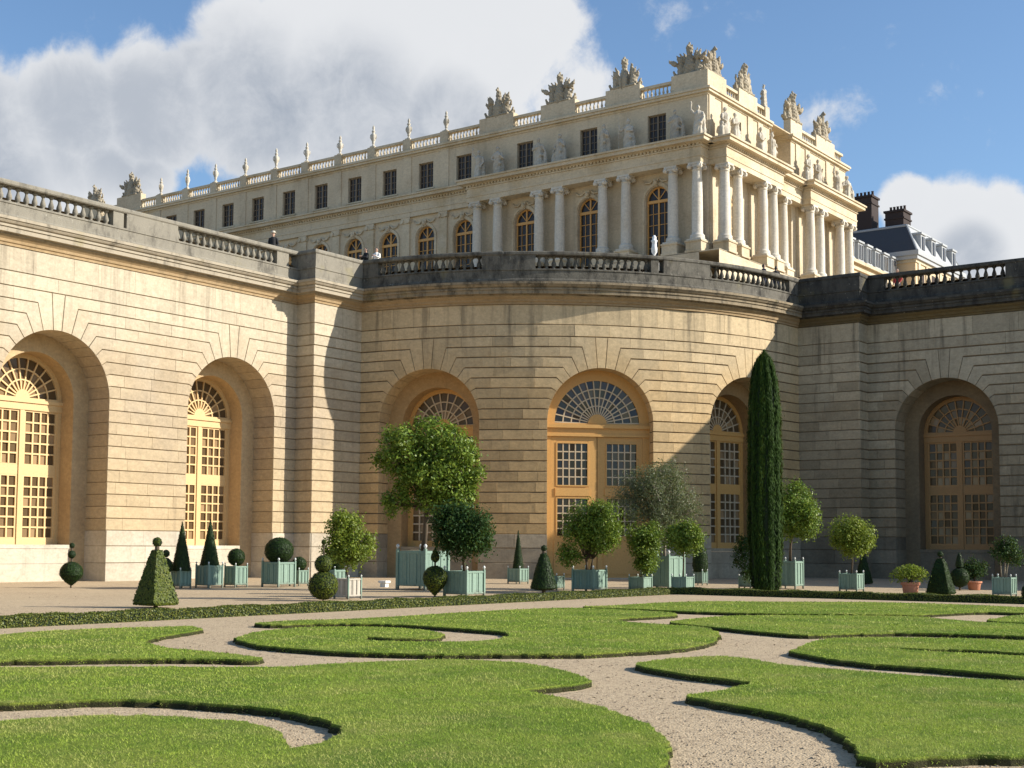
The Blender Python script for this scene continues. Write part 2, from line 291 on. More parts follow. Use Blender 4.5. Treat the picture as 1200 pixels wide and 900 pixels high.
# ------------------------------------------------------------------ mesh helpers (vertices are given in world space)
class MB:
    def __init__(s): s.v = []; s.f = []
    def add(s, vs, fs):
        o = len(s.v); s.v += [tuple(p) for p in vs]; s.f += [tuple(i+o for i in f) for f in fs]
    def box(s, x0, x1, y0, y1, z0, z1):
        s.add([(x0,y0,z0),(x1,y0,z0),(x1,y1,z0),(x0,y1,z0),(x0,y0,z1),(x1,y0,z1),(x1,y1,z1),(x0,y1,z1)],
              [(0,3,2,1),(4,5,6,7),(0,1,5,4),(1,2,6,5),(2,3,7,6),(3,0,4,7)])
    def lathe(s, prof, n=12, c=(0,0,0), sx=1.0, sy=1.0, cap=True, rot=0.0):
        vs = []; fs = []; m = len(prof)
        for r, z in prof:
            for i in range(n):
                a = 2*math.pi*i/n+rot; vs.append((c[0]+r*sx*math.cos(a), c[1]+r*sy*math.sin(a), c[2]+z))
        for j in range(m-1):
            for i in range(n):
                k = (i+1) % n; fs.append((j*n+i, j*n+k, (j+1)*n+k, (j+1)*n+i))
        if cap: fs += [tuple(range(n-1,-1,-1)), tuple((m-1)*n+i for i in range(n))]
        s.add(vs, fs)
    def tube(s, pts, rad, n=6):
        pts = [Vector(p) for p in pts]; vs = []; fs = []
        for i, p in enumerate(pts):
            t = (pts[min(i+1,len(pts)-1)]-pts[max(i-1,0)]).normalized()
            a = t.orthogonal().normalized(); b = t.cross(a)
            r = rad[i] if hasattr(rad, '__len__') else rad
            for k in range(n):
                an = 2*math.pi*k/n; vs.append(p+(a*math.cos(an)+b*math.sin(an))*r)
        for i in range(len(pts)-1):
            for k in range(n):
                k2 = (k+1) % n; fs.append((i*n+k, i*n+k2, (i+1)*n+k2, (i+1)*n+k))
        fs += [tuple(range(n-1,-1,-1)), tuple((len(pts)-1)*n+k for k in range(n))]
        s.add(vs, fs)
    def ball(s, c, r, n=10, m=7, sz=1.0):
        prof = [(r*math.sin(math.pi*i/m) if 0 < i < m else r*.02, -r*sz*math.cos(math.pi*i/m)) for i in range(m+1)]
        s.lathe(prof, n, c)
    def prism(s, fr, pts, d0, d1):
        n = len(pts)
        s.add([fr(x, z, d0) for x, z in pts]+[fr(x, z, d1) for x, z in pts],
              [tuple(range(n)), tuple(range(2*n-1, n-1, -1))]+[(i, (i+1) % n, n+(i+1) % n, n+i) for i in range(n)])
    def lbox(s, fr, x0, x1, z0, z1, d0, d1): s.prism(fr, [(x0,z0),(x1,z0),(x1,z1),(x0,z1)], d0, d1)
def setp(o, label=None, cat=None, group=None, kind=None):
    if label: o['label'] = label
    if cat: o['category'] = cat
    if group: o['group'] = group
    if kind: o['kind'] = kind
    return o
def link(name, me, parent=None):
    o = bpy.data.objects.new(name, me); COL.objects.link(o)
    if parent is not None: o.parent = parent
    return o
LOC = {}
def base_of(o):
    while o.parent is not None: o = o.parent
    return LOC.get(o.name, Vector((0,0,0)))
def mk(name, mb, mat, parent=None, kind=None, smooth=False, label=None, loc=None):
    off = base_of(parent) if parent is not None else (Vector(loc) if loc else Vector((0,0,0)))
    me = bpy.data.meshes.new(name)
    me.from_pydata([(p[0]-off.x, p[1]-off.y, p[2]-off.z) for p in mb.v], [], mb.f)
    if mat: me.materials.append(mat)
    if smooth: me.polygons.foreach_set('use_smooth', [True]*len(me.polygons))
    me.update()
    o = link(name, me, parent)
    if parent is None and loc: o.location = off; LOC[o.name] = off
    if kind: o['kind'] = kind
    if label: o['label'] = label
    return o
def thing(name, label, cat, loc, group=None):
    o = link(name, None); o.location = loc; o.empty_display_size = 0.3
    setp(o, label, cat, group); LOC[o.name] = Vector(loc); return o
def npmesh(name, V, k, mat, parent=None, kind=None):
    """V: (n*k,3) array, each k verts form one polygon; world coordinates."""
    V = np.asarray(V, dtype=np.float32)
    off = base_of(parent) if parent is not None else Vector((0,0,0))
    V = V-np.array(off, dtype=np.float32); n = len(V)
    me = bpy.data.meshes.new(name)
    me.vertices.add(n); me.vertices.foreach_set('co', V.ravel())
    me.loops.add(n); me.loops.foreach_set('vertex_index', np.arange(n, dtype=np.int32))
    p = n//k; me.polygons.add(p)
    me.polygons.foreach_set('loop_start', np.arange(0, n, k, dtype=np.int32))
    me.update(calc_edges=True); me.materials.append(mat)
    o = link(name, me, parent)
    if kind: o['kind'] = kind
    return o
def copy_tree(o, loc=None, parent=None, rotz=None, scale=None):
    c = o.copy(); COL.objects.link(c)
    if parent is not None: c.parent = parent
    if loc is not None: c.location = loc; LOC[c.name] = Vector(loc)
    if rotz is not None: c.rotation_euler.z = rotz
    if scale is not None: c.scale = (scale,)*3 if not hasattr(scale, '__len__') else scale
    for ch in list(o.children): copy_tree(ch, None, c)
    return c
# ---- remeshed sculpture from capsules
def capsules(caps):
    mb = MB()
    for p0, p1, r0, r1 in caps:
        p0 = Vector(p0); p1 = Vector(p1); t = (p1-p0)
        t = t.normalized() if t.length > 1e-6 else Vector((0,0,1))
        pts = [p0-t*r0*.98, p0-t*r0*.7, p0, p1, p1+t*r1*.7, p1+t*r1*.98]
        mb.tube(pts, [r0*.15, r0*.72, r0, r1, r1*.72, r1*.15], 10)
    return mb
def sculpt(name, mb, voxel, mat, rough=0.0, seed=1):
    me = bpy.data.meshes.new(name); me.from_pydata(mb.v, [], mb.f); me.update()
    o = link(name, me)
    md = o.modifiers.new('r', 'REMESH'); md.mode = 'VOXEL'; md.voxel_size = voxel; md.use_smooth_shade = True
    sm = o.modifiers.new('s', 'SMOOTH'); sm.factor = 0.5; sm.iterations = 2
    dg = bpy.context.evaluated_depsgraph_get()
    m2 = bpy.data.meshes.new_from_object(o.evaluated_get(dg))
    bpy.data.objects.remove(o); bpy.data.meshes.remove(me)
    if rough:
        n = len(m2.vertices); co = np.empty(n*3, dtype=np.float32); m2.vertices.foreach_get('co', co); co = co.reshape(-1,3)
        rs = np.random.RandomState(seed); ph = rs.rand(6)*6.28
        w = np.sin(co[:,0]*31+ph[0]+co[:,2]*4)*np.sin(co[:,1]*29+ph[1]+co[:,2]*3)+0.6*np.sin(co[:,2]*23+ph[2]+co[:,0]*17)
        nr = np.empty(n*3, dtype=np.float32); m2.vertices.foreach_get('normal', nr); nr = nr.reshape(-1,3)
        co = co+nr*(w*rough)[:,None]; m2.vertices.foreach_set('co', co.astype(np.float32).ravel())
    m2.materials.clear(); m2.materials.append(mat); m2.name = name
    m2.polygons.foreach_set('use_smooth', [True]*len(m2.polygons)); m2.update()
    return m2
# ---- foliage
def rnd_unit(rs, n):
    v = rs.normal(size=(n,3)); return v/np.linalg.norm(v, axis=1)[:,None]
def leaf_quads(P, Nrm, L, Wd, rs, up=None):
    """diamond leaves at P with face normal near Nrm"""
    n = len(P); t = rnd_unit(rs, n)
    if up is not None: t = t*(1-up)+np.array([0,0,1])*up
    t = t-Nrm*(t*Nrm).sum(1)[:,None]; t /= (np.linalg.norm(t, axis=1)[:,None]+1e-9)
    b = np.cross(Nrm, t)
    l = L*(0.65+0.7*rs.rand(n))[:,None]; w = Wd*(0.65+0.7*rs.rand(n))[:,None]
    V = np.stack([P-t*l*.5, P+b*w*.5+Nrm*w*.12, P+t*l*.5, P-b*w*.5+Nrm*w*.12], 1)
    return V.reshape(-1,3)
def crown_leaves(blobs, n, L, Wd, rs, clump=0.16, upb=0.35, fill=0.45, flat=1.0):
    vol = np.array([b[3]**2 for b in blobs]); vol /= vol.sum()
    nc = max(12, n//26); idx = rs.choice(len(blobs), nc, p=vol)
    B = np.array([b[:3] for b in blobs])[idx]; R = np.array([b[3] for b in blobs])[idx]
    d = rnd_unit(rs, nc); rr = np.where(rs.rand(nc) < fill, rs.rand(nc)**0.6, 0.86+0.22*rs.rand(nc))
    d2 = d.copy(); d2[:,2] *= flat
    C = B+d2*(R*rr)[:,None]
    ci = rs.randint(0, nc, n)
    P = C[ci]+rs.normal(size=(n,3))*clump
    Nn = d[ci]*0.7+rnd_unit(rs, n)*0.75+np.array([0,0,upb]); Nn /= np.linalg.norm(Nn, axis=1)[:,None]
    return leaf_quads(P, Nn, L, Wd, rs)
def surf_leaves(V, F, n, L, Wd, rs, lift=0.0, up=None, jit=0.55):
    """scatter leaves over triangulated surface"""
    V = np.array(V, float); T = []
    for f in F:
        for i in range(1, len(f)-1): T.append((f[0], f[i], f[i+1]))
    T = np.array(T); a, b, c = V[T[:,0]], V[T[:,1]], V[T[:,2]]
    cr_ = np.cross(b-a, c-a); ar = np.linalg.norm(cr_, axis=1); ok = ar > 1e-9
    a, b, c, cr_, ar = a[ok], b[ok], c[ok], cr_[ok], ar[ok]
    i = rs.choice(len(ar), n, p=ar/ar.sum()); u = rs.rand(n); v = rs.rand(n); fl = u+v > 1; u[fl] = 1-u[fl]; v[fl] = 1-v[fl]
    P = a[i]+(b-a)[i]*u[:,None]+(c-a)[i]*v[:,None]
    Nn = cr_[i]/ar[i][:,None]
    cen = V.mean(0); s = np.sign(((P-cen)*Nn).sum(1)); s[s == 0] = 1
    Nn = Nn*s[:,None]
    P = P+Nn*(lift*(rs.rand(n)-.35))[:,None]
    Nq = Nn+rnd_unit(rs, n)*jit; Nq /= np.linalg.norm(Nq, axis=1)[:,None]
    return leaf_quads(P, Nq, L, Wd, rs, up)
# ------------------------------------------------------------------ setting: gravel court and roof terrace
XL, YR = -50.745, 73.403
BC = (-51.2, 72.9); BR = 18.85; PW = 1.255; PRW = 1.203
ARCH_R, ARCH_S = 2.83, 8.1
TERR = 16.3
g = MB(); g.add([(-900,-900,0),(900,-900,0),(900,900,0),(-900,900,0)], [(0,1,2,3)])
setp(mk('ground', g, M['gravel']), 'pale beige gravel court and winding paths between the lawns', 'gravel', kind='structure')
th0 = math.radians(-84.8); th1 = math.radians(-2.13)
yb = BC[1]-math.sqrt(BR*BR-(XL+PW-BC[0])**2); xb = BC[0]+math.sqrt(BR*BR-(YR-PRW-BC[1])**2)
NARC = 44
arc = [(BC[0]+BR*math.cos(th0+(th1-th0)*i/NARC), BC[1]+BR*math.sin(th0+(th1-th0)*i/NARC)) for i in range(NARC+1)]
arc[0] = (XL+PW, yb); arc[-1] = (xb, YR-PRW)
YL0 = 14.0; XR1 = 26.0; XPR = -28.73; YPL = 50.54
PATH = [(XL,YL0),(XL,YPL),(XL+PW,YPL)]+arc+[(XPR,YR-PRW),(XPR,YR),(XR1,YR)]
IL = (0, 3); IB = (3, 3+NARC); IR = (3+NARC, len(PATH)-1)     # path index ranges of the three buildings
def offset_path(o):
    out = []
    for i, p in enumerate(PATH):
        p = Vector(p); a = Vector(PATH[i-1]) if i else None; b = Vector(PATH[i+1]) if i < len(PATH)-1 else None
        n1 = n2 = None
        if a is not None: t = (p-a).normalized(); n1 = Vector((t.y,-t.x))
        if b is not None: t = (b-p).normalized(); n2 = Vector((t.y,-t.x))
        n1 = n1 or n2; n2 = n2 or n1
        m = (n1+n2); m = m/(1+n1.dot(n2)); out.append(p+m*o)
    return out
_opc = {}
def op(o):
    if o not in _opc: _opc[o] = offset_path(o)
    return _opc[o]
def sweep(mb, prof, i0, i1, closed=False):
    pr = prof+[prof[0]] if closed else prof
    for i in range(i0, i1):
        for (o0,z0),(o1,z1) in zip(pr[:-1], pr[1:]):
            a, b = op(o0)[i], op(o0)[i+1]; c, d = op(o1)[i+1], op(o1)[i]
            mb.add([(a.x,a.y,z0),(b.x,b.y,z0),(c.x,c.y,z1),(d.x,d.y,z1)], [(0,1,2,3)])
tmb = MB(); inn = op(-0.25)
tmb.add([(p.x,p.y,TERR) for p in inn]+[(XR1,330,TERR),(-260,330,TERR),(-260,YL0,TERR)], [tuple(range(len(inn)+3))])
setp(mk('terrace', tmb, M['gravel']), 'gravelled roof terrace behind the stone balustrade', 'terrace', kind='structure')

# ------------------------------------------------------------------ rusticated walls, stone by stone
CZ = [2.28+0.5403*k for k in range(20)]        # course joints up to 12.545
Z_BAND, Z_FR = 13.18, 14.22
def phi(j): return math.radians(4.3+10.4*j)
def joint_pts(k):
    """joint k beside an arch: [bend, point on the arch] measured from the arch centre"""
    z = CZ[k]
    if k < 11: return [(ARCH_R, z)]
    j = 19-k; f = phi(j); B = (ARCH_R*math.sin(f), ARCH_S+ARCH_R*math.cos(f)); r = (z-ARCH_S)/math.cos(f)
    if r <= ARCH_R+0.05: return [B]
    return [(r*math.sin(f), z), B]
def side_poly(k, xf):
    lo, hi = joint_pts(k), joint_pts(k+1)
    pts = [(xf, CZ[k])]+lo; x0, z0 = lo[-1]; x1, z1 = hi[-1]
    f0 = math.pi/2 if z0 <= ARCH_S else math.acos(min(1, (z0-ARCH_S)/ARCH_R))
    f1 = math.pi/2 if z1 <= ARCH_S else math.acos(min(1, (z1-ARCH_S)/ARCH_R))
    if z1 > ARCH_S:
        if z0 < ARCH_S: pts.append((ARCH_R, ARCH_S))
        for i in (1, 2):
            f = f0+(f1-f0)*i/3; pts.append((ARCH_R*math.sin(f), ARCH_S+ARCH_R*math.cos(f)))
    pts += list(reversed(hi))+[(xf, CZ[k+1])]
    return pts
def on_arch(p, sc):
    x = abs(p[0]-sc)
    return (abs(x-ARCH_R) < .02 and p[1] <= ARCH_S+.02) or (p[1] > ARCH_S-.02 and abs(math.hypot(x, p[1]-ARCH_S)-ARCH_R) < .02)
def area(p): return sum(p[i-1][0]*p[i][1]-p[i][0]*p[i-1][1] for i in range(len(p)))/2
def inset(poly, gaps):
    n = len(poly); out = []
    for i in range(n):
        a, b, c = poly[i-1], poly[i], poly[(i+1) % n]
        d1 = (b[0]-a[0], b[1]-a[1]); d2 = (c[0]-b[0], c[1]-b[1])
        l1 = math.hypot(*d1) or 1e-9; l2 = math.hypot(*d2) or 1e-9
        n1 = (-d1[1]/l1, d1[0]/l1); n2 = (-d2[1]/l2, d2[0]/l2); g1, g2 = gaps[i-1], gaps[i]
        dt = n1[0]*n2[1]-n1[1]*n2[0]
        if abs(dt) < .12:
            gg = max(g1, g2); out.append((b[0]+n2[0]*gg, b[1]+n2[1]*gg)); continue
        # solve n1.x = g1 , n2.x = g2
        x = (g1*n2[1]-g2*n1[1])/dt; z = (n1[0]*g2-n2[0]*g1)/dt
        out.append((b[0]+x, b[1]+z))
    return out
class Wall:
    """fm(s,z) -> point on the wall face, nm(s) -> outward normal; arches = centres along s"""
    def __init__(w, parent, fm, nm, mat, rng, seen, imat, arches=(), fr=None, plm='plinth'):
        w.plm = plm; w.sag = lambda x: .055
        w.parent, w.fm, w.nm, w.mat, w.rng, w.seen, w.imat, w.arches, w.fr = parent, fm, nm, mat, rng, seen, imat, arches, fr
        w.core = MB(); w.rest = MB()
    def stone(w, poly, mat=None, d0=0.0, sc=None, gz=.016, gs=.0025, bev=.013, corner=()):
        if area(poly) < 0: poly = poly[::-1]
        n = len(poly); gaps = []; arched = False
        for i in range(n):
            a, b = poly[i], poly[(i+1) % n]
            if sc is not None and on_arch(a, sc) and on_arch(b, sc): gaps.append(0.0); arched = True
            elif abs(a[1]-b[1]) < .02: gaps.append(gz)
            elif abs(a[0]-b[0]) < .02: gaps.append(0.0 if any(abs(a[0]-c) < .01 for c in corner) else gs)
            else: gaps.append(.010)
        r0 = inset(poly, gaps); r1 = inset(poly, [g_+(bev if g_ > .006 else .0035) if g_ > 0 else .007 for g_ in gaps])
        dep = 1.75 if arched else 0.10
        mid = sum(p[0] for p in poly)/n
        nn = w.nm(sc if arched else mid)
        j = w.rng.uniform(-.006, .006)
        def P(p, d): q = w.fm(*p); return (q[0]+nn[0]*d, q[1]+nn[1]*d, q[2])
        vs = [P(p, -dep) for p in r0]+[P(p, d0+j-.028) for p in r0]+[P(p, d0+j) for p in r1]
        fs = [tuple(range(2*n, 3*n))]
        for i in range(n):
            k = (i+1) % n; fs += [(i, k, n+k, n+i), (n+i, n+k, 2*n+k, 2*n+i)]
        w.core.add([P(p, d0-.060) for p in poly], [tuple(range(n))])
        if w.seen(mid):
            m = MB(); m.add(vs, fs); mk('stone', m, mat or w.mat, w.parent)
        else: w.rest.add(vs, fs)
    def split(w, a, b, L):
        if b-a < .05: return []
        n = max(1, round((b-a)/(L*w.rng.uniform(.85, 1.2)))); xs = [a]
        for i in range(1, n): xs.append(a+(b-a)*(i+w.rng.uniform(-.22, .22))/n)
        return list(zip(xs, xs[1:]+[b]))
    def courses(w, s0, s1, L=1.75, gz=.016, corner=()):
        rng = w.rng
        kw = dict(gz=gz, corner=corner)
        for k in range(19):
            cur = s0
            for sc in w.arches:
                base = max(p[0] for p in joint_pts(k)+joint_pts(k+1))
                for side in (-1, 1):
                    av = (sc-cur) if side < 0 else (min([a for a in w.arches if a > sc], default=None) or s1)-sc
                    if side > 0 and any(a > sc for a in w.arches): av = av/2-0.15
                    xf = min(base+rng.uniform(.45, 1.25), av)
                    if av-xf < .35: xf = av
                    pl = [(sc+side*x, z) for x, z in side_poly(k, xf)]
                    w.stone(pl, sc=sc, **kw)
                    if side < 0:
                        for a, b in w.split(cur, sc-xf, L): w.stone([(a,CZ[k]),(b,CZ[k]),(b,CZ[k+1]),(a,CZ[k+1])], **kw)
                    else: cur = sc+xf
                if k == 18:
                    f = phi(0); q = [(ARCH_R*math.sin(t), ARCH_S+ARCH_R*math.cos(t)) for t in (f, 0, -f)]
                    w.stone([(sc+x, z) for x, z in q]+[(sc-.334, CZ[19]), (sc+.334, CZ[19])], sc=sc, **kw)
            for a, b in w.split(cur, s1, L): w.stone([(a,CZ[k]),(b,CZ[k]),(b,CZ[k+1]),(a,CZ[k+1])], **kw)
        for z0, z1, l, gg in ((CZ[19], Z_BAND, 2.0, gz), (Z_BAND, Z_FR, 2.3, .012)):
            for a, b in w.split(s0, s1, l): w.stone([(a,z0),(b,z0),(b,z1),(a,z1)], gz=gg, corner=corner)
        w.plinth(s0, s1, corner)
    def plinth(w, s0, s1, corner=()):
        zs = [-.05, .82, 1.58, 2.28]
        for z0, z1 in zip(zs, zs[1:]):
            cur = s0
            for sc in list(w.arches)+[None]:
                end = s1 if sc is None else sc-ARCH_R
                sp = w.split(cur, end, 2.2)
                for i, (a, b) in enumerate(sp):
                    near = sc if (sc is not None and i == len(sp)-1) else (w.arches[list(w.arches).index(sc)-1] if (sc in w.arches and i == 0 and list(w.arches).index(sc) > 0) else (w.arches[-1] if sc is None and i == 0 and len(w.arches) else None))
                    w.stone([(a,z0),(b,z0),(b,z1),(a,z1)], M[w.plm], d0=.05, sc=near, gz=.010, corner=corner)
                if sc is not None: cur = sc+ARCH_R
    def finish(w):
        for sc in w.arches:             # backing behind the joints inside each arch
            fr = w.fr(sc); R = ARCH_R+.035
            pts = [(R,0)]+[(R*math.cos(a*math.pi/24), ARCH_S+R*math.sin(a*math.pi/24)) for a in range(25)]+[(-R,0)]
            for (x0,z0),(x1,z1) in zip(pts[:-1], pts[1:]):
                w.core.add([fr(x0,z0,w.sag(x0)), fr(x1,z1,w.sag(x1)), fr(x1,z1,1.8), fr(x0,z0,1.8)], [(0,1,2,3)])
        mk('recessed_joint', w.core, M['mortar_left'] if w.parent is wingL else M['mortar'], w.parent, kind='stuff')
        if w.rest.v: mk('stonework', w.rest, w.imat, w.parent, kind='stuff')
def frame_at(o, n):
    n = Vector((n[0], n[1], 0)); t = Vector((0,0,1)).cross(n); o = Vector((o[0], o[1], 0))
    return lambda x, z, d: tuple(o+t*x-n*d+Vector((0,0,z)))
wingL = thing('stone_wing', 'sunlit cream stone wing with two deep arched windows and a corner pilaster', 'building', (XL, 40, 0))
bay = thing('stone_bay', 'rounded stone bay with a tall arched double door between two arched windows', 'building', (BC[0]+BR*.7, BC[1]-BR*.7, 0))
wingR = thing('stone_wing', 'shaded grey stone wing with one arched window right of the cypress', 'building', (-24, YR, 0))
rg = random.Random(7)
LA = [25.8, 36.0, 46.2]
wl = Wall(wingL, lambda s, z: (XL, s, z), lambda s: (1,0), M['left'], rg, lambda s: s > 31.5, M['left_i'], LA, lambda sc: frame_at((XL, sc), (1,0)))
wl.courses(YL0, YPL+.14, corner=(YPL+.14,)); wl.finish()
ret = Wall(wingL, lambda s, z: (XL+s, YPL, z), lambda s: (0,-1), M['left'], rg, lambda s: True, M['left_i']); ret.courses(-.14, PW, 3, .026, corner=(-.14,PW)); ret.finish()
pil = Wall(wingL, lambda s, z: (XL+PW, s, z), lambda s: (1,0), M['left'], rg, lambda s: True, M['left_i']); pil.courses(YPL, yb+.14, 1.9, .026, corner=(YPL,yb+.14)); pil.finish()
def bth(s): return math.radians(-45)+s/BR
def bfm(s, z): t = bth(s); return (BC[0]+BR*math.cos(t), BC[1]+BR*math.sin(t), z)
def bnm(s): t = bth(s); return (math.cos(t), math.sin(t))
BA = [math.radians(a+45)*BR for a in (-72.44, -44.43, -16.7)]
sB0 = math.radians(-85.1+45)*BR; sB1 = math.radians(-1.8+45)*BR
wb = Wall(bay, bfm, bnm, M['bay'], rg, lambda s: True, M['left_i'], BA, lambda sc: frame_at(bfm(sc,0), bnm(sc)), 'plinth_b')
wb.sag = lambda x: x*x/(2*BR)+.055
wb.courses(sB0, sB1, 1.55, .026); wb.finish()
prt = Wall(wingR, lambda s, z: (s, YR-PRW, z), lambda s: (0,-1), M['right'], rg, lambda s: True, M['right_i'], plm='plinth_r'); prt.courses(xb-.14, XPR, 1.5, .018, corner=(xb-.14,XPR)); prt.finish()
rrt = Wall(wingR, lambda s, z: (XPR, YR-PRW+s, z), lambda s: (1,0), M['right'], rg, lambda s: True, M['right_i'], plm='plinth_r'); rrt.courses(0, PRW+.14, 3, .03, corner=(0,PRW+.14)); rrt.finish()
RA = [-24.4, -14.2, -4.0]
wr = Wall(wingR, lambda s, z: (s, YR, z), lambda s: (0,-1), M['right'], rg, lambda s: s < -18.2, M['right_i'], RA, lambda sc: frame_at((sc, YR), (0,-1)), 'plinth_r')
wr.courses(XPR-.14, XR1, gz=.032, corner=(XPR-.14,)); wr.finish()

bk_ = MB(); bk_.box(xb-1.0, XR1, YR+3.2, YR+3.5, -.05, 16.2); mk('sun_blocker', bk_, M['mortar'], wingR)  # unseen slab added to stop sun leaking through the joints
# ------------------------------------------------------------------ windows and door in the arches
def arcpts(r, a0, a1, n, zc=ARCH_S): return [(r*math.cos(a0+(a1-a0)*i/n), zc+r*math.sin(a0+(a1-a0)*i/n)) for i in range(n+1)]
def ring(mb, fr, r0, r1, d0, d1, n=20, a0=0.0, a1=math.pi):
    for i in range(n):
        b0, b1 = a0+(a1-a0)*i/n, a0+(a1-a0)*(i+1)/n
        mb.prism(fr, [(r0*math.cos(b0),ARCH_S+r0*math.sin(b0)),(r1*math.cos(b0),ARCH_S+r1*math.sin(b0)),(r1*math.cos(b1),ARCH_S+r1*math.sin(b1)),(r0*math.cos(b1),ARCH_S+r0*math.sin(b1))], d0, d1)
def fan(bars, panes, fr, r0, r1, sectors, rings, d, rs, w=.055):
    a_ = 0.03
    for i in range(sectors+1):
        a = a_+(math.pi-2*a_)*i/sectors; c, s = math.cos(a), math.sin(a)
        bars.prism(fr, [(r0*c+w/2*s, ARCH_S+r0*s-w/2*c),(r1*c+w/2*s, ARCH_S+r1*s-w/2*c),(r1*c-w/2*s, ARCH_S+r1*s+w/2*c),(r0*c-w/2*s, ARCH_S+r0*s+w/2*c)], d-.04, d+.03)
    for j in range(1, rings):
        r = r0+(r1-r0)*j/rings; ring(bars, fr, r-w/2, r+w/2, d-.035, d+.025, sectors*2)
    for i in range(sectors):
        for j in range(rings):
            q0, q1 = r0+(r1-r0)*j/rings, r0+(r1-r0)*(j+1)/rings; a0, a1 = a_+(math.pi-2*a_)*i/sectors, a_+(math.pi-2*a_)*(i+1)/sectors
            t = [rs.uniform(-.012,.012) for _ in range(4)]
            panes.add([fr(q0*math.cos(a0),ARCH_S+q0*math.sin(a0),d+.03+t[0]), fr(q1*math.cos(a0),ARCH_S+q1*math.sin(a0),d+.03+t[1]),
                       fr(q1*math.cos(a1),ARCH_S+q1*math.sin(a1),d+.03+t[2]), fr(q0*math.cos(a1),ARCH_S+q0*math.sin(a1),d+.03+t[0]+t[2]-t[1])], [(0,1,2,3)])
def grid(bars, panes, fr, x0, x1, z0, z1, nx, nz, d, rs, w=.06):
    for i in range(1, nx):
        x = x0+(x1-x0)*i/nx; bars.lbox(fr, x-w/2, x+w/2, z0, z1, d-.045, d+.03)
    for j in range(1, nz):
        z = z0+(z1-z0)*j/nz; bars.lbox(fr, x0, x1, z-w/2, z+w/2, d-.040, d+.028)
    for i in range(nx):
        for j in range(nz):
            a, b = x0+(x1-x0)*i/nx, x0+(x1-x0)*(i+1)/nx; c, e = z0+(z1-z0)*j/nz, z0+(z1-z0)*(j+1)/nz
            t = [rs.uniform(-.010,.010) for _ in range(3)]
            panes.add([fr(a,c,d+.035+t[0]), fr(b,c,d+.035+t[1]), fr(b,e,d+.035+t[1]+t[2]-t[0]), fr(a,e,d+.035+t[2])], [(0,1,2,3)])
def niche_window(parent, fr, wood, sfx, rs, NR=2.02, D1=1.5, D2=2.45):
    nw = MB(); R = ARCH_R+.03
    for s in (-1, 1): nw.add([fr(s*R,0,D1), fr(s*NR,0,D1), fr(s*NR,ARCH_S,D1), fr(s*R,ARCH_S,D1)], [(0,1,2,3)])
    o, i_ = arcpts(R, 0, math.pi, 24), arcpts(NR, 0, math.pi, 24)
    for k in range(24): nw.add([fr(*o[k],D1), fr(*o[k+1],D1), fr(*i_[k+1],D1), fr(*i_[k],D1)], [(0,1,2,3)])
    mk('niche_wall', nw, M['reveal'+sfx], parent)
    ap = MB(); ap.lbox(fr, -NR+.004, NR-.004, 0, .78, D1-.02, D1+1.3); ap.lbox(fr, -NR+.004, NR-.004, .79, 1.44, D1-.02, D1+1.3); mk('apron_wall', ap, M['plinth'+sfx], parent)
    si = MB(); si.lbox(fr, -NR+.002, NR-.002, 1.45, 1.62, D1-.05, D2+.2); mk('sill', si, M['plinth'+sfx], parent)
    rv = MB(); q = [(NR,1.4)]+i_+[(-NR,1.4)]
    for (x0,z0),(x1,z1) in zip(q[:-1], q[1:]): rv.add([fr(x0,z0,D1), fr(x1,z1,D1), fr(x1,z1,D2+.3), fr(x0,z0,D2+.3)], [(0,1,2,3)])
    mk('reveal', rv, M['reveal'+sfx], parent)
    f = MB(); g_ = .19; d0, d1 = D2-.06, D2+.12
    ring(f, fr, NR-g_-.02, NR+.005, d0, d1, 24)
    f.lbox(fr, -NR, NR, 7.60, ARCH_S+.05, d0-.05, d1); f.lbox(fr, -NR, NR, 7.92, 8.06, d0-.12, d0-.04)
    for s in (-1, 1):
        f.lbox(fr, min(s*NR,s*(NR-g_)), max(s*NR,s*(NR-g_)), 1.62, 7.60, d0, d1)
    f.lbox(fr, -.11, .11, 1.62, 7.60, d0-.03, d1)
    f.lbox(fr, -NR+g_, -.11, 4.72, 5.12, d0+.02, d1); f.lbox(fr, .11, NR-g_, 4.72, 5.12, d0+.02, d1)
    f.lbox(fr, -NR+g_, -.11, 1.62, 1.86, d0+.02, d1); f.lbox(fr, .11, NR-g_, 1.62, 1.86, d0+.02, d1)
    f.prism(fr, [(0,ARCH_S+.05)]+arcpts(.36, 0, math.pi, 12, ARCH_S+.05), D2-.05, D2+.04)
    w = mk('window', f, wood, parent)
    bars, panes = MB(), MB()
    fan(bars, panes, fr, .36, NR-g_-.02, 11, 3, D2, rs, .065)
    for a, b in ((-NR+g_+.10, -.21), (.21, NR-g_-.10)):
        grid(bars, panes, fr, a, b, 5.20, 7.52, 4, 5, D2, rs, .075); grid(bars, panes, fr, a, b, 1.94, 4.64, 4, 6, D2, rs, .075)
        for z0, z1 in ((5.12,7.60),(1.86,4.72)):
            st = MB()
            for xa, xb in ((a-.10, a), (b, b+.10)): st.lbox(fr, xa, xb, z0, z1, D2-.035, D2+.06)
            for za, zb in ((z0, z0+.08), (z1-.08, z1)): st.lbox(fr, a, b, za, zb, D2-.035, D2+.06)
            mk('sash', st, wood, w)
    mk('glazing_bars', bars, M['bars_pale'] if sfx == '_b' else wood, w); mk('pane', panes, M['pane_wing'], w, kind='stuff')
rs_ = random.Random(11)
for sc in LA: niche_window(wingL, wl.fr(sc), M['cream'], '', rs_)
for sc in (BA[0], BA[2]): niche_window(bay, wb.fr(sc), M['ochre'], '_b', rs_)
for sc in RA: niche_window(wingR, wr.fr(sc), M['ochre_dark'], '_r', rs_)
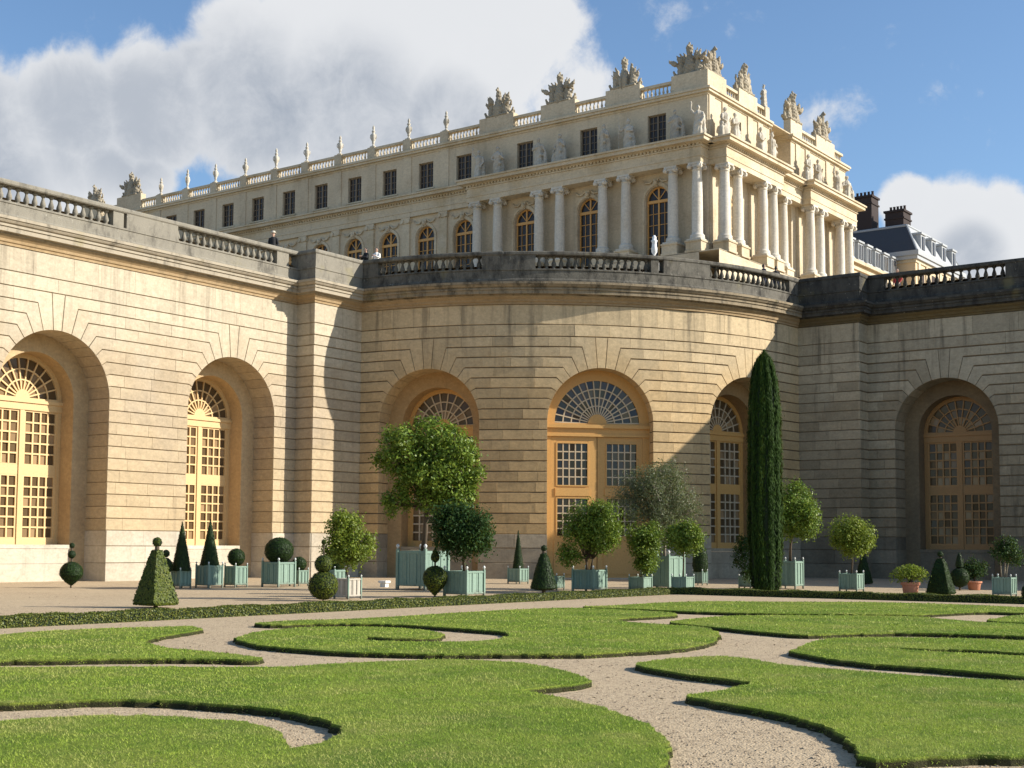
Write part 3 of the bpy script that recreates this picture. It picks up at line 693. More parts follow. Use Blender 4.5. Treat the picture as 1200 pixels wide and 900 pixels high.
def big_door(parent, fr, rs, D=1.05):
    R = ARCH_R+.02; f = MB(); FR_ = 2.28; d0, d1 = D-.05, D+.12; wood = M['ochre']
    ring(f, fr, FR_, R, d0, d1, 28)
    f.lbox(fr, -R, R, 7.42, ARCH_S+.02, d0-.03, d1); f.lbox(fr, -R, R, 7.86, 8.05, d0-.16, d0-.02); f.lbox(fr, -R, R, 7.42, 7.55, d0-.10, d0-.02)
    for s in (-1, 1): f.lbox(fr, min(s*R,s*2.46), max(s*R,s*2.46), 0, 7.42, d0, d1)
    f.prism(fr, arcpts(.50, 0, math.pi, 16), D-.10, D+.06)
    dr = mk('door', f, wood, parent)
    bars, panes = MB(), MB(); fan(bars, panes, fr, .50, FR_, 17, 4, D, rs, .06)
    for s in (-1, 1):
        lf = MB(); a, b = (.02, 2.455) if s > 0 else (-2.455, -.02); ga, gb = (a+.45, b-.28) if s > 0 else (a+.28, b-.45)
        lf.lbox(fr, a, ga, .05, 7.41, d0+.02, d1-.02); lf.lbox(fr, gb, b, .05, 7.41, d0+.02, d1-.02)
        for z0, z1 in ((.05,2.18),(4.22,4.82),(7.10,7.41)): lf.lbox(fr, ga, gb, z0, z1, d0+.03, d1-.03)
        lf.lbox(fr, ga-.07, gb+.07, 4.30, 4.72, d0-.03, d0+.03)
        for z0, z1 in ((2.18,4.22),(4.82,7.10)):
            for xa, xb in ((ga-.02, ga+.05), (gb-.05, gb+.02)): lf.lbox(fr, xa, xb, z0, z1, d0-.01, d0+.05)
            for za, zb in ((z0-.02, z0+.05), (z1-.05, z1+.02)): lf.lbox(fr, ga+.05, gb-.05, za, zb, d0-.01, d0+.05)
        pm = [(ga-.10,.28),(gb+.10,.28),(gb+.10,2.0),(ga-.10,2.0)]
        for (x0,z0),(x1,z1) in zip(pm, pm[1:]+pm[:1]):
            lf.lbox(fr, min(x0,x1)-.035, max(x0,x1)+.035, min(z0,z1)-.035, max(z0,z1)+.035, d0-.015, d0+.03)
        lo = mk('door_leaf', lf, wood, dr)
        grid(bars, panes, fr, ga+.03, gb-.03, 2.22, 4.18, 5, 5, D+.02, rs, .06); grid(bars, panes, fr, ga+.03, gb-.03, 4.86, 7.06, 5, 5, D+.02, rs, .06)
    mk('glazing_bars', bars, M['bars_pale'], dr); mk('pane', panes, M['pane'], dr, kind='stuff')
    st = MB(); st.lbox(fr, -R, R, 0, .06, .1, 1.5); mk('threshold', st, M['plinth'], parent)
    bk = MB(); bk.add([fr(-R,0,D+.6), fr(R,0,D+.6), fr(R,11,D+.6), fr(-R,11,D+.6)], [(0,1,2,3)]); mk('inner_wall', bk, M['soil'], parent)
big_door(bay, wb.fr(BA[1]), rs_)

# ------------------------------------------------------------------ cornices and balustrades
BED = [(-.10,14.22),(.05,14.22),(.05,14.32),(.11,14.36),(.13,14.47),(.22,14.56),(.24,14.64)]
CORN = [(.24,14.64),(.24,14.70),(.48,14.705),(.48,14.90),(.54,14.905),(.54,14.985),(.50,14.99),(.50,15.04),(.58,15.06),(.64,15.14),(.64,15.18),(.70,15.185),(.70,15.31),(.30,15.375),(-.3,15.375)]
for par, (i0, i1) in ((wingL, IL), (bay, IB), (wingR, IR)):
    b_, c_ = MB(), MB(); sweep(b_, BED, i0, i1); sweep(c_, CORN, i0, i1)
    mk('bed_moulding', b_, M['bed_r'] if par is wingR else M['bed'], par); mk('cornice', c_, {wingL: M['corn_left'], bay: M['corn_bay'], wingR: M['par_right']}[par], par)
bal_prof = [(.105,0),(.105,.07),(.062,.09),(.062,.12),(.078,.15),(.112,.24),(.100,.32),(.062,.45),(.050,.53),(.050,.57),(.070,.585),(.070,.61),(.105,.63),(.105,.70)]
def baluster_mesh(mat):
    m = MB(); m.lathe(bal_prof, 10); me = bpy.data.meshes.new('baluster'); me.from_pydata(m.v, [], m.f); me.materials.append(mat)
    me.polygons.foreach_set('use_smooth', [True]*len(me.polygons)); return me
ZB0, ZB1 = 16.08, 16.78
def par_pt(kind, s, o):
    if kind == 'L': return (XL+o, s), (1,0)
    if kind == 'P': return (XL+PW+o, s), (1,0)
    if kind == 'B': t = math.radians(s); return (BC[0]+(BR+o)*math.cos(t), BC[1]+(BR+o)*math.sin(t)), (math.cos(t), math.sin(t))
    if kind == 'R': return (s, YR-o), (0,-1)
def par_block(parent, kind, s0, s1, z0, z1, o0, o1, mat, name):
    m = MB(); n = max(1, int(abs(s1-s0)/2.5)) if kind == 'B' else 1
    ss = [s0+(s1-s0)*i/n for i in range(n+1)]; ring_ = []
    for s in ss:
        (ax, ay), _ = par_pt(kind, s, o0); (bx, by), _ = par_pt(kind, s, o1)
        ring_.append([(ax,ay,z0),(bx,by,z0),(bx,by,z1),(ax,ay,z1)])
    vs = [p for r in ring_ for p in r]; fs = [(0,1,2,3), tuple(4*n+i for i in (3,2,1,0))]
    for i in range(n):
        for k in range(4): fs.append((4*i+k, 4*i+(k+1)%4, 4*(i+1)+(k+1)%4, 4*(i+1)+k))
    m.add(vs, fs); return mk(name, m, mat, parent)
OIN, OUT = -.42, .10
def balusters(parent, kind, s0, s1, n, me):
    for i in range(n):
        s = s0+(s1-s0)*(i+.5)/n; (x, y), _ = par_pt(kind, s, (OIN+OUT)/2)
        o = link('baluster', me, parent); o.location = Vector((x, y, ZB0))-LOC[parent.name]
        o.scale = (1.18,1.18,1.0)
def parapet(parent, i0, i1, mat):
    b = MB(); sweep(b, [(-.46,15.37),(.16,15.37),(.16,15.50),(.12,15.56),(.12,ZB0-.10),(.16,ZB0-.08),(.16,ZB0),(-.46,ZB0)], i0, i1, True); mk('parapet_base', b, mat, parent)
    r = MB(); sweep(r, [(-.46,ZB1),(.14,ZB1),(.18,ZB1+.05),(.18,ZB1+.16),(.14,ZB1+.22),(-.42,ZB1+.22),(-.46,ZB1+.18)], i0, i1, True); mk('handrail', r, mat, parent)
blL = thing('balustrade', 'grey lichened stone balustrade along the top of the sunlit left wing', 'balustrade', (XL, 40, 15.37))
blB = thing('balustrade', 'curved weathered stone balustrade crowning the rounded bay', 'balustrade', (BC[0]+BR*.7, BC[1]-BR*.7, 15.37))
blR = thing('balustrade', 'dark lichened stone balustrade along the top of the shaded right wing', 'balustrade', (-24, YR, 15.37))
meL, meB, meR = baluster_mesh(M['par_left']), baluster_mesh(M['par_bay']), baluster_mesh(M['par_right'])
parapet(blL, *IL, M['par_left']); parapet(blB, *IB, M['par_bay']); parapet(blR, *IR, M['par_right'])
def pb(p, k, a, b, mat, name='pier', o1=OUT): par_block(p, k, a, b, ZB0, ZB1, OIN, o1, mat, name)
ml = M['par_left']
balusters(blL, 'L', 22.0, 29.0, 17, meL); pb(blL, 'L', 29.0, 30.4, ml); balusters(blL, 'L', 30.4, 38.68, 20, meL)
pb(blL, 'L', 38.68, 39.26, ml); pb(blL, 'L', 39.40, 42.39, ml, 'parapet_panel', .14); balusters(blL, 'L', 42.39, 48.92, 16, meL)
pb(blL, 'L', 48.92, 49.75, ml); pb(blL, 'L', 14.0, 22.0, ml, 'parapet_panel')
m_ = MB(); m_.box(XL-.40, XL+PW+.12, YPL-.10, YPL+.35, ZB0, ZB1); mk('parapet_panel', m_, ml, blL)
par_block(blL, 'P', YPL+.36, yb-.05, ZB0, ZB1, OIN, .12, ml, 'parapet_panel')
mb_ = M['par_bay']
pb(blB, 'B', -84.6, -81.5, mb_); balusters(blB, 'B', -81.5, -63.5, 15, meB); pb(blB, 'B', -63.5, -55.0, mb_, 'parapet_panel', .14)
balusters(blB, 'B', -55.0, -36.25, 16, meB); pb(blB, 'B', -36.25, -34.9, mb_); pb(blB, 'B', -34.1, -25.4, mb_, 'parapet_panel', .14)
balusters(blB, 'B', -25.4, -5.6, 16, meB); pb(blB, 'B', -5.6, -2.6, mb_)
mr = M['par_right']
m_ = MB(); m_.box(xb-.3, XPR+.12, YR-PRW-.12, YR-PRW+.42, ZB0, ZB1); mk('parapet_panel', m_, mr, blR)
m_ = MB(); m_.box(XPR-.42, XPR+.12, YR-PRW+.43, YR+.4, ZB0, ZB1); mk('parapet_panel', m_, mr, blR)
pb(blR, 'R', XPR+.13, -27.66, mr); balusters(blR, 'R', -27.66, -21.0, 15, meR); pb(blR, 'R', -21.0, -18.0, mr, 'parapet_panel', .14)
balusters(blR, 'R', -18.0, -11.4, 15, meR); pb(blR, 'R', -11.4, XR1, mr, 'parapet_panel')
# ------------------------------------------------------------------ the palace above the terrace
YP, XP = 95.0, -50.1
XW = -134.0; YE = 123.0
pal = thing('palace', 'long pale stone palace with columned fronts and a statued roofline above the terrace', 'palace', (-75, 100, TERR))
fS = lambda s, z, d=0: (s, YP-d, z)
fE = lambda s, z, d=0: (XP+d, s, z)
def panel(mb, f, s0, s1, z0, z1, holes, rev=.45, d=0.0):
    holes = sorted(holes); cur = s0
    def q(a, b, c, e, dd=None): mb.add([f(a,c,d), f(b,c,d), f(b,e,d), f(a,e,d)], [(0,1,2,3)])
    for sc, hw, zb, zt, ar in holes:
        q(cur, sc-hw, z0, z1); q(sc-hw, sc+hw, z0, zb)
        zs = zt-hw if ar else zt
        top = [(sc+hw*math.cos(math.pi*i/14), zs+hw*math.sin(math.pi*i/14)) for i in range(15)] if ar else [(sc+hw, zt), (sc-hw, zt)]
        for (x0,a0),(x1,a1) in zip(top[:-1], top[1:]):
            mb.add([f(x0,a0,d), f(x0,z1,d), f(x1,z1,d), f(x1,a1,d)], [(0,1,2,3)])
        out = [(sc-hw,zb),(sc+hw,zb)]+([(sc+hw,zs)] if ar else [])+(top[1:-1] if ar else top)+([(sc-hw,zs)] if ar else [])
        for (x0,a0),(x1,a1) in zip(out, out[1:]+out[:1]):
            mb.add([f(x0,a0,d), f(x1,a1,d), f(x1,a1,d-rev), f(x0,a0,d-rev)], [(0,1,2,3)])
        cur = sc+hw
    q(cur, s1, z0, z1)
SB = [-54.75, -61.35, -67.95]                           # bays between the columns
LB = [-74.72-4.43*i for i in range(13)]
EB = [100.1, 116.4]
wall_ = MB()
AH = [(x, 1.06, 25.0, 30.92, True) for x in SB]+[(x, 1.06, 25.0, 30.92, True) for x in LB]
panel(wall_, fS, XW, XP, 24.7, 32.0, AH, .5)
RH = [(x, .86, 34.45, 36.87, False) for x in SB+LB]
panel(wall_, fS, XW, XP, 33.9, 37.75, RH, .4)
GH = [(x, .95, 17.6, 22.5, True) for x in SB+LB]
panel(wall_, fS, XW, -73.6, TERR-.3, 24.7, [h for h in GH if h[0] < -73.6], .5)
panel(wall_, fS, -73.6, XP, TERR-.3, 24.7, [h for h in GH if h[0] > -73.6], .5, 1.55)
wall_.box(-73.6, -73.59, YP-1.55, YP, TERR-.3, 24.7)
# east front: two column screens with a recess between
RS0, RS1 = 106.3, 110.6
panel(wall_, fE, YP, RS0, 24.7, 32.0, [(EB[0], 1.06, 25.0, 30.92, True)], .5); panel(wall_, fE, RS1, YE, 24.7, 32.0, [(EB[1], 1.06, 25.0, 30.92, True)], .5)
panel(wall_, fE, RS0, RS1, 24.7, 37.75, [], .4, -2.0)
panel(wall_, fE, YP, RS0, 33.9, 37.75, [(EB[0], .8, 34.45, 36.87, False)], .4); panel(wall_, fE, RS1, YE, 33.9, 37.75, [(EB[1], .8, 34.45, 36.87, False)], .4)
panel(wall_, fE, YP-1.55, YE, TERR-.3, 24.7, [], .4, 1.75)
for y in (RS0, RS1): wall_.add([(XP,y,24.7),(XP-2,y,24.7),(XP-2,y,37.75),(XP,y,37.75)], [(0,1,2,3)])
wall_.add([(XP,YE,TERR),(XP-18,YE,TERR),(XP-18,YE,38.3),(XP,YE,38.3)], [(0,1,2,3)])
mk('wall', wall_, M['palace'], pal)
rf = MB(); rf.box(XW, XP+.1, YP-.1, YE+.01, 38.24, 38.34); mk('roof', rf, M['palace_trim'], pal)
flo = MB(); flo.box(-73.6, XP+1.75, YP-1.55, YP, 24.66, 24.74); flo.box(XP-2, XP+1.75, YP, YE, 24.66, 24.74); mk('stylobate', flo, M['palace_trim'], pal)
# entablatures
def ent(mb, x0, x1, y0, y1, s, e, w=False, n=False):
    """block with projecting cornice; s/e/w/n = which sides project"""
    def lay(z0, z1, o): mb.box(x0-(o if w else 0), x1+(o if e else 0), y0-(o if s else 0), y1+(o if n else 0), z0, z1)
    lay(31.95, 32.38, 0); lay(32.385, 32.55, .05); lay(32.555, 33.15, 0); lay(33.155, 33.27, .10); lay(33.42, 33.50, .22)
    lay(33.505, 33.78, .62); lay(33.785, 33.93, .74); lay(33.275, 33.415, .04)
def dentils(mb, f, s0, s1, d):
    n = int((s1-s0)/.34)
    for i in range(n):
        a = s0+(s1-s0)*(i+.25)/n; b = a+.19
        v = [f(s, z, dd) for dd in (d, d+.17) for s, z in ((a,33.28),(b,33.28),(b,33.415),(a,33.415))]
        mb.add(v, [(0,1,2,3),(4,5,6,7),(0,1,5,4),(1,2,6,5),(2,3,7,6),(3,0,4,7)])
e_ = MB(); dn = MB(); dS, dE = 1.30, 1.62
ent(e_, XW, -73.4, YP-.28, YP+.3, True, False); dentils(dn, fS, XW, -73.4, .30)
ent(e_, -73.35, XP+.05, YP-dS, YP+.3, True, True, True); dentils(dn, fS, -73.35, XP, dS+.02)
ent(e_, XP-.3, XP+dE, YP+.05, 105.6, True, True, False, True); dentils(dn, fE, YP, 105.5, dE+.02)
ent(e_, XP-2.3, XP+.85, 105.65, 111.1, False, True); dentils(dn, fE, 106.4, 111.0, .87)
ent(e_, XP-.3, XP+dE, 111.15, 121.7, True, True, False, True); dentils(dn, fE, 111.2, 121.6, dE+.02)
mk('entablature', e_, M['palace_trim'], pal); mk('dentils', dn, M['palace_trim'], pal, kind='stuff')
# attic cornice
ac = MB()
def attic_corn(x0, x1, y0, y1, s, e, n=False):
    for z0, z1, o in ((37.70,37.86,.06),(37.865,38.06,.30),(38.065,38.25,.42)):
        ac.box(x0, x1+(o if e else 0), y0-(o if s else 0), y1+(o if n else 0), z0, z1)
attic_corn(XW, XP+.02, YP-.02, RS0, True, True); attic_corn(XP-3, XP-2+.02, RS0+.45, RS1-.45, False, True); attic_corn(XP-6, XP+.02, RS1, YE, True, True, True)
mk('attic_cornice', ac, M['palace_trim'], pal)
# mouldings and keystones of windows, pilasters
for x in SB+LB:
    m = MB(); zs = 30.92-1.06
    for i in range(16):
        a0, a1 = math.pi*i/16, math.pi*(i+1)/16
        m.prism(lambda u, z, d: (u, YP-d, z), [(x+r*math.cos(a), zs+r*math.sin(a)) for r, a in ((1.12,a0),(1.36,a0),(1.36,a1),(1.12,a1))], .005, .09)
    for s in (-1,1): m.box(x+min(s*1.12,s*1.36), x+max(s*1.12,s*1.36), YP-.09, YP-.005, 25.0, zs)
    mk('archivolt', m, M['palace_trim'], pal)
    k = MB(); k.add([(x+a,YP-d,z) for d in (.0,.22) for a, z in ((-.15,30.85),(.15,30.85),(.24,31.5),(-.24,31.5))], [(0,1,2,3),(4,5,6,7),(0,1,5,4),(1,2,6,5),(2,3,7,6),(3,0,4,7)])
    k.ball((x,YP-.24,31.15), .20, 8, 6, 1.25)
    for s in (-1,1): k.tube([(x+s*.25,YP-.1,31.5),(x+s*.6,YP-.13,31.22),(x+s*1.0,YP-.12,31.25),(x+s*1.3,YP-.1,31.55)], [.06,.10,.09,.05], 6)
    mk('keystone', k, M['palace_trim'], pal)
    s_ = MB(); s_.box(x-1.05, x+1.05, YP-.12, YP+.3, 34.30, 34.44); mk('sill', s_, M['palace_trim'], pal)
    if x in LB:
        p_ = MB(); c = x-2.215; p_.box(c-.42, c+.42, YP-.16, YP-.002, 24.75, 31.4); p_.box(c-.52, c+.52, YP-.25, YP-.003, 31.41, 31.94); p_.box(c-.52, c+.52, YP-.24, YP-.003, 24.75, 25.2)
        for s in (-1,1): p_.tube([(c+s*.38,YP-.34,31.6),(c+s*.38,YP-.16,31.6)], .2, 8)
        mk('pilaster', p_, M['palace_trim'], pal)
        a_ = MB(); a_.box(c-.5, c+.5, YP-.07, YP-.002, 33.95, 37.69); mk('attic_pilaster', a_, M['palace'], pal)
for y in (95.6, 97.85, 102.45, 104.4, 112.0, 114.1, 118.7, 120.8):
    p_ = MB(); p_.box(XP+.002, XP+.10, y-.45, y+.45, 33.95, 37.69); mk('attic_pilaster', p_, M['palace'], pal)
    p_ = MB(); p_.box(XP+.002, XP+.16, y-.4, y+.4, 24.75, 31.94); mk('pilaster', p_, M['palace_trim'], pal)
# windows
def pal_window(sc, f, hw, zb, zt, ar, rev):
    fr = lambda x, z, d: f(sc+x, z, -rev+.18-d); m = MB(); zs = zt-hw if ar else zt; w_ = M['ochre'] if ar else M['dullwood']
    for s in (-1,1): m.lbox(fr, min(s*hw,s*(hw-.10)), max(s*hw,s*(hw-.10)), zb, zs, 0, .1)
    m.lbox(fr, -.07, .07, zb, zt-.04, -.015, .1)
    if ar:
        for i in range(12):
            a0, a1 = math.pi*i/12, math.pi*(i+1)/12
            m.prism(fr, [(r*math.cos(a), zs+r*math.sin(a)) for r, a in ((hw-.10,a0),(hw,a0),(hw,a1),(hw-.10,a1))], 0, .1)
        m.lbox(fr, -hw, hw, zs-.26, zs-.02, -.05, .1)
        for a in (math.radians(50), math.radians(130)):
            c, s = math.cos(a), math.sin(a); m.prism(fr, [(.03*s,zs-.03*c),(hw*.95*c+.03*s,zs+hw*.95*s-.03*c),(hw*.95*c-.03*s,zs+hw*.95*s+.03*c),(-.03*s,zs+.03*c)], .01, .08)
    else: m.lbox(fr, -hw, hw, zt-.10, zt, 0, .1)
    m.lbox(fr, -hw, hw, zb, zb+.12, 0, .1)
    win = mk('window', m, w_, pal)
    b = MB(); n = 5 if ar else 4
    for i in range(1, n):
        z = zb+(zs-.2-zb)*i/n if ar else zb+(zt-zb)*i/n; b.lbox(fr, -hw+.1, hw-.1, z-.022, z+.022, .02, .08)
    for x in (-hw/2, hw/2): b.lbox(fr, x-.022, x+.022, zb+.12, zs-.26 if ar else zt-.1, .02, .08)
    mk('glazing_bars', b, M['ochre'] if ar else M['dullwood'], win)
    p = MB(); pts = [(-hw,zb),(hw,zb)]+([(hw*math.cos(math.pi*i/12), zs+hw*math.sin(math.pi*i/12)) for i in range(13)] if ar else [(hw,zt),(-hw,zt)])
    p.add([fr(x, z, .085) for x, z in pts], [tuple(range(len(pts)))]); mk('pane', p, M['pane_pal'], win)
for h in AH: pal_window(h[0], fS, h[1], h[2], h[3], True, .5)
for h in RH: pal_window(h[0], fS, h[1], h[2], h[3], False, .4)
for h in GH: pal_window(h[0], (lambda s, z, d=0: (s, YP-d-1.55, z)) if h[0] > -73.6 else fS, h[1], h[2], h[3], True, .5)
for y in EB: pal_window(y, fE, 1.06, 25.0, 30.92, True, .5); pal_window(y, fE, .8, 34.45, 36.87, False, .4)
# columns (one mesh, shared)
cm = MB()
cm.lathe([(.60,0),(.60,.16),(.56,.18),(.60,.26),(.56,.36),(.47,.40),(.46,.48),(.44,.55),(.44,2.2),(.42,3.9),(.375,5.42),(.375,5.5),(.41,5.52),(.41,5.60),(.38,5.62),(.47,5.82)], 16)
cm.box(-.63,.63,-.63,.63,-.12,.0); cm.box(-.56,.56,-.50,.50,5.98,6.13)
cm.box(-.42,.42,-.46,.46,5.78,5.97)
for sx in (-1,1):
    for sy in (-1,1):
        cm.tube([(sx*.46,sy*.30,5.80),(sx*.46,sy*.52,5.80)], .19, 8)
        cm.tube([(sx*.30,sy*.46,5.80),(sx*.52,sy*.46,5.80)], .185, 8)
cme = bpy.data.meshes.new('column'); cme.from_pydata(cm.v, [], cm.f); cme.materials.append(M['column'])
sm_ = [False]*len(cme.polygons)
for i in range(16*15): sm_[i] = True
cme.polygons.foreach_set('use_smooth', sm_)
CZ0 = 25.82
for x, y in [(x, YP-.82) for x in (-72.5,-70.25,-65.84,-63.72,-59.42,-57.18,-52.8,-50.63)]+[(XP+1.15, y) for y in (95.6,97.85,102.45,104.4,112.0,114.1,118.7,120.8)]+[(XP+.35, 108.1)]:
    o = link('column', cme, pal); o.location = Vector((x,y,CZ0))-LOC[pal.name]
    d = MB(); d.box(x-.68,x+.68,y-.68,y+.68,24.74,25.69); d.box(x-.74,x+.74,y-.74,y+.74,24.745,24.90); d.box(x-.75,x+.75,y-.75,y+.75,25.55,25.685); mk('pedestal', d, M['palace_trim'], pal)
# roof balustrade
VX = [-77.04,-81.53,-85.95,-90.26,-94.75,-99.05,-103.52,-108.04,-112.45,-116.74]
PED_S = [(-72.97,-69.19),(-66.26,-62.72),(-59.64,-56.32),(-53.36,XP+.02)]
rbb = MB()
def roof_rail(f, s0, s1, d=-.30):
    def bx(mb, a, b, z0, z1, d0, d1):
        v = [f(s, z, dd) for dd in (d0, d1) for s, z in ((a,z0),(b,z0),(b,z1),(a,z1))]
        mb.add(v, [(0,1,2,3),(4,5,6,7),(0,1,5,4),(1,2,6,5),(2,3,7,6),(3,0,4,7)])
    for nm_, z0, z1, w_ in (('roof_rail_base',38.26,38.48,.22),('roof_rail',39.20,39.42,.24)):
        rb = MB(); bx(rb, s0, s1, z0, z1, d-w_, d+w_); mk(nm_, rb, M['palace_trim'], pal)
    n = max(2, int((s1-s0)/.36))
    for i in range(n):
        s = s0+(s1-s0)*(i+.5)/n; p = f(s, 38.48, d)
        rbb.lathe([(.10,0),(.06,.08),(.115,.22),(.06,.45),(.06,.55),(.10,.72)], 6, p)
def roof_ped(f, s0, s1, d=-.30, z1=39.46, dd=.34):
    v = [f(s, z, q) for q in (d-dd, d+dd) for s, z in ((s0,38.255),(s1,38.255),(s1,z1),(s0,z1))]
    m = MB(); m.add(v, [(0,1,2,3),(4,5,6,7),(0,1,5,4),(1,2,6,5),(2,3,7,6),(3,0,4,7)]); mk('roof_pedestal', m, M['palace'], pal)
cur = XW
for vx in sorted(VX)+[None]:
    if vx is None: break
    if vx-.45 > -121: 
        if cur < -120: cur = -119.6
        roof_rail(fS, cur, vx-.45)
    roof_ped(fS, vx-.45, vx+.45); cur = vx+.45
roof_ped(fS, -123.8, -119.7, z1=40.1); roof_ped(fS, -129.6, -127.0, z1=39.9); roof_rail(fS, -127.0, -123.8); roof_rail(fS, XW, -129.6)
for a, b in PED_S: roof_rail(fS, cur, a); roof_ped(fS, a, b, z1=39.75); cur = b
PED_E = [(YP+.64,98.25,0),(100.5,103.9,0),(105.4,106.2,0),(110.7,112.6,0),(116.2,120.4,0)]
cy_ = 98.25
roof_ped(fE, YP-.02, 98.2, z1=39.74); roof_rail(fE, 98.2, 100.5); roof_ped(fE, 100.5, 103.9, z1=39.75); roof_rail(fE, 103.9, 105.5); roof_ped(fE, 105.5, 106.28)
roof_ped(fE, RS1, 113.0, z1=39.75); roof_rail(fE, 113.0, 116.2); roof_ped(fE, 116.2, 120.4, z1=39.75); roof_rail(fE, 120.4, YE-.3)
roof_rail(lambda s, z, d=0: (XP-2+d, s, z), RS0+.1, RS1-.1)
mk('roof_balusters', rbb, M['palace_trim'], pal, kind='stuff')

# ------------------------------------------------------------------ sculpture (each piece a thing of its own)
def robe(seed, arm=0, child=False, helm=False):
    rs = random.Random(seed); c = []
    sw = rs.uniform(-.05,.05)
    c += [((sw,0,.10),(.02,0,.55),.27,.23), ((.02,0,.55),(-.02,0,.98),.23,.20), ((-.02,0,.98),(0,0,1.30),.20,.215), ((0,0,1.30),(0,0,1.46),.17,.085)]
    c += [((.10,.06,.08),(.14,.05,.75),.13,.11), ((-.14,.08,.08),(-.10,.05,.70),.12,.10), ((0,.14,.1),(.02,.1,.8),.12,.1), ((.02,-.14,.1),(0,-.1,.9),.12,.1)]
    c += [((0,0,1.46),(0,.01,1.54),.06,.06), ((0,.02,1.62),(0,.02,1.70),.095,.10)]
    if helm: c += [((0,0,1.72),(0,.0,1.80),.11,.07), ((0,-.12,1.78),(0,.1,1.86),.04,.03)]
    L, R_ = Vector((.22,0,1.36)), Vector((-.22,0,1.36))
    if arm == 0: c += [(L,(.34,.05,1.08),.075,.06),((.34,.05,1.08),(.18,.2,.95),.055,.045),(R_,(-.33,.03,1.05),.075,.06),((-.33,.03,1.05),(-.22,.2,1.22),.055,.045)]
    elif arm == 1: c += [(L,(.40,.04,1.60),.075,.06),((.40,.04,1.60),(.36,.08,1.92),.055,.04),(R_,(-.33,.03,1.05),.075,.06),((-.33,.03,1.05),(-.24,.14,.84),.055,.05),((.36,.08,1.92),(.36,.08,2.05),.05,.03)]
    elif arm == 2: c += [(L,(.38,.1,1.15),.075,.06),((.38,.1,1.15),(.42,.2,1.45),.055,.045),((.42,.2,.1),(.42,.2,2.0),.025,.025),(R_,(-.3,.1,1.1),.075,.06),((-.3,.1,1.1),(-.05,.22,1.12),.055,.05)]
    else: c += [(L,(.33,.05,1.1),.075,.06),((.33,.05,1.1),(.02,.22,1.2),.055,.05),(R_,(-.36,.02,1.08),.075,.06),((-.36,.02,1.08),(-.42,.06,.78),.055,.045),((-.42,.02,.1),(-.40,.04,.85),.13,.10)]
    c += [((.22,-.08,1.3),(-.2,.14,.75),.06,.09), ((-.22,-.1,1.25),(-.25,-.12,.2),.08,.12)]
    if child: c += [((.42,.05,.1),(.40,.05,.62),.15,.12), ((.40,.05,.62),(.40,.05,.72),.06,.05), ((.40,.07,.80),(.40,.07,.84),.085,.085), ((.36,.1,.62),(.2,.16,.75),.05,.04)]
    m = capsules(c); m.box(-.36,.36 if not child else .6,-.3,.32,0,.1)
    return sculpt('statue', m, .036, M['statue_pale'], .013, seed)
def trophy(seed, flags=True, crownish=False):
    rs = random.Random(seed); c = []
    c += [((0,.05,.15),(0,.05,.7),.50,.52), ((0,.05,.7),(0,.05,1.25),.50,.34), ((0,0,1.25),(0,0,1.5),.18,.15), ((0,.02,1.64),(0,.02,1.84),.26,.24), ((0,.0,1.95),(0,-.14,2.22),.15,.10), ((0,.14,2.0),(0,-.25,2.08),.09,.12)]
    for s in (-1,1):
        k = 1+.12*rs.uniform(-1,1)
        c += [((s*.78,.1,.1),(s*.80,.1,.62*k),.36,.32), ((s*.80,.1,.62*k),(s*.74,.05,1.0*k),.32,.20), ((s*.74,.05,1.18*k),(s*.74,.07,1.28*k),.17,.16), ((s*.74,.0,1.36*k),(s*.82,-.1,1.55*k),.10,.06),
              ((s*1.0,.2,.6),(s*1.22,.22,.98),.12,.10), ((s*1.22,.22,.98),(s*1.12,.24,1.22),.10,.08), ((s*.95,.25,.12),(s*1.45,.3,.28),.17,.13), ((s*1.3,.1,.1),(s*1.5,.1,.5),.13,.10), ((s*.3,.35,.2),(s*.62,.38,.55),.16,.2)]
    for s in (-1,1):
        for k in range(3):
            a = math.radians(40+17*k+rs.uniform(-5,5)); L = rs.uniform(1.25,1.75); b = (s*.3, rs.uniform(-.15,.15), .3)
            e = (s*(.3+L*math.cos(a)), rs.uniform(-.2,.2), .3+L*math.sin(a)); c.append((b, e, .07, .045))
            if flags or k % 2: 
                mid = tuple(b[i]*.3+e[i]*.7 for i in range(3)); c.append((mid, (e[0]-s*.05, e[1], e[2]-.10), .22, .13)); c.append((e, (e[0]+s*.06, e[1], e[2]+.12), .075, .03))
    if crownish: c += [((0,.02,1.9),(0,.02,2.0),.30,.30), ((.25,.02,2.05),(.28,.02,2.2),.06,.05), ((-.25,.02,2.05),(-.28,.02,2.2),.06,.05), ((0,.02,2.1),(0,.02,2.4),.14,.08)]
    m = capsules(c); m.box(-1.2,1.2,-.4,.4,0,.14)
    return sculpt('trophy', m, .045, M['statue'], .026, seed)
ST = [robe(1,0), robe(2,1), robe(3,2,helm=True), robe(4,3), robe(5,0,child=True)]
TR = [trophy(21), trophy(22, True, True), trophy(23, False, True)]
def place(name, me, loc, rz, s, label, cat, group=None):
    o = link(name, me); o.location = loc; o.rotation_euler.z = rz; o.scale = (s,)*3 if not hasattr(s, '__len__') else s
    LOC[o.name] = Vector(loc); setp(o, label, cat, group); return o
um = MB()
um.box(-.33,.33,-.33,.33,0,.12)
um.lathe([(.26,.12),(.24,.2),(.12,.28),(.11,.42),(.18,.46),(.19,.5),(.14,.54),(.24,.70),(.30,.95),(.31,1.12),(.27,1.28),(.17,1.36),(.15,1.46),(.22,1.50),(.21,1.56),(.12,1.66),(.11,1.72),(.15,1.82),(.13,1.95),(.04,2.10)], 14)
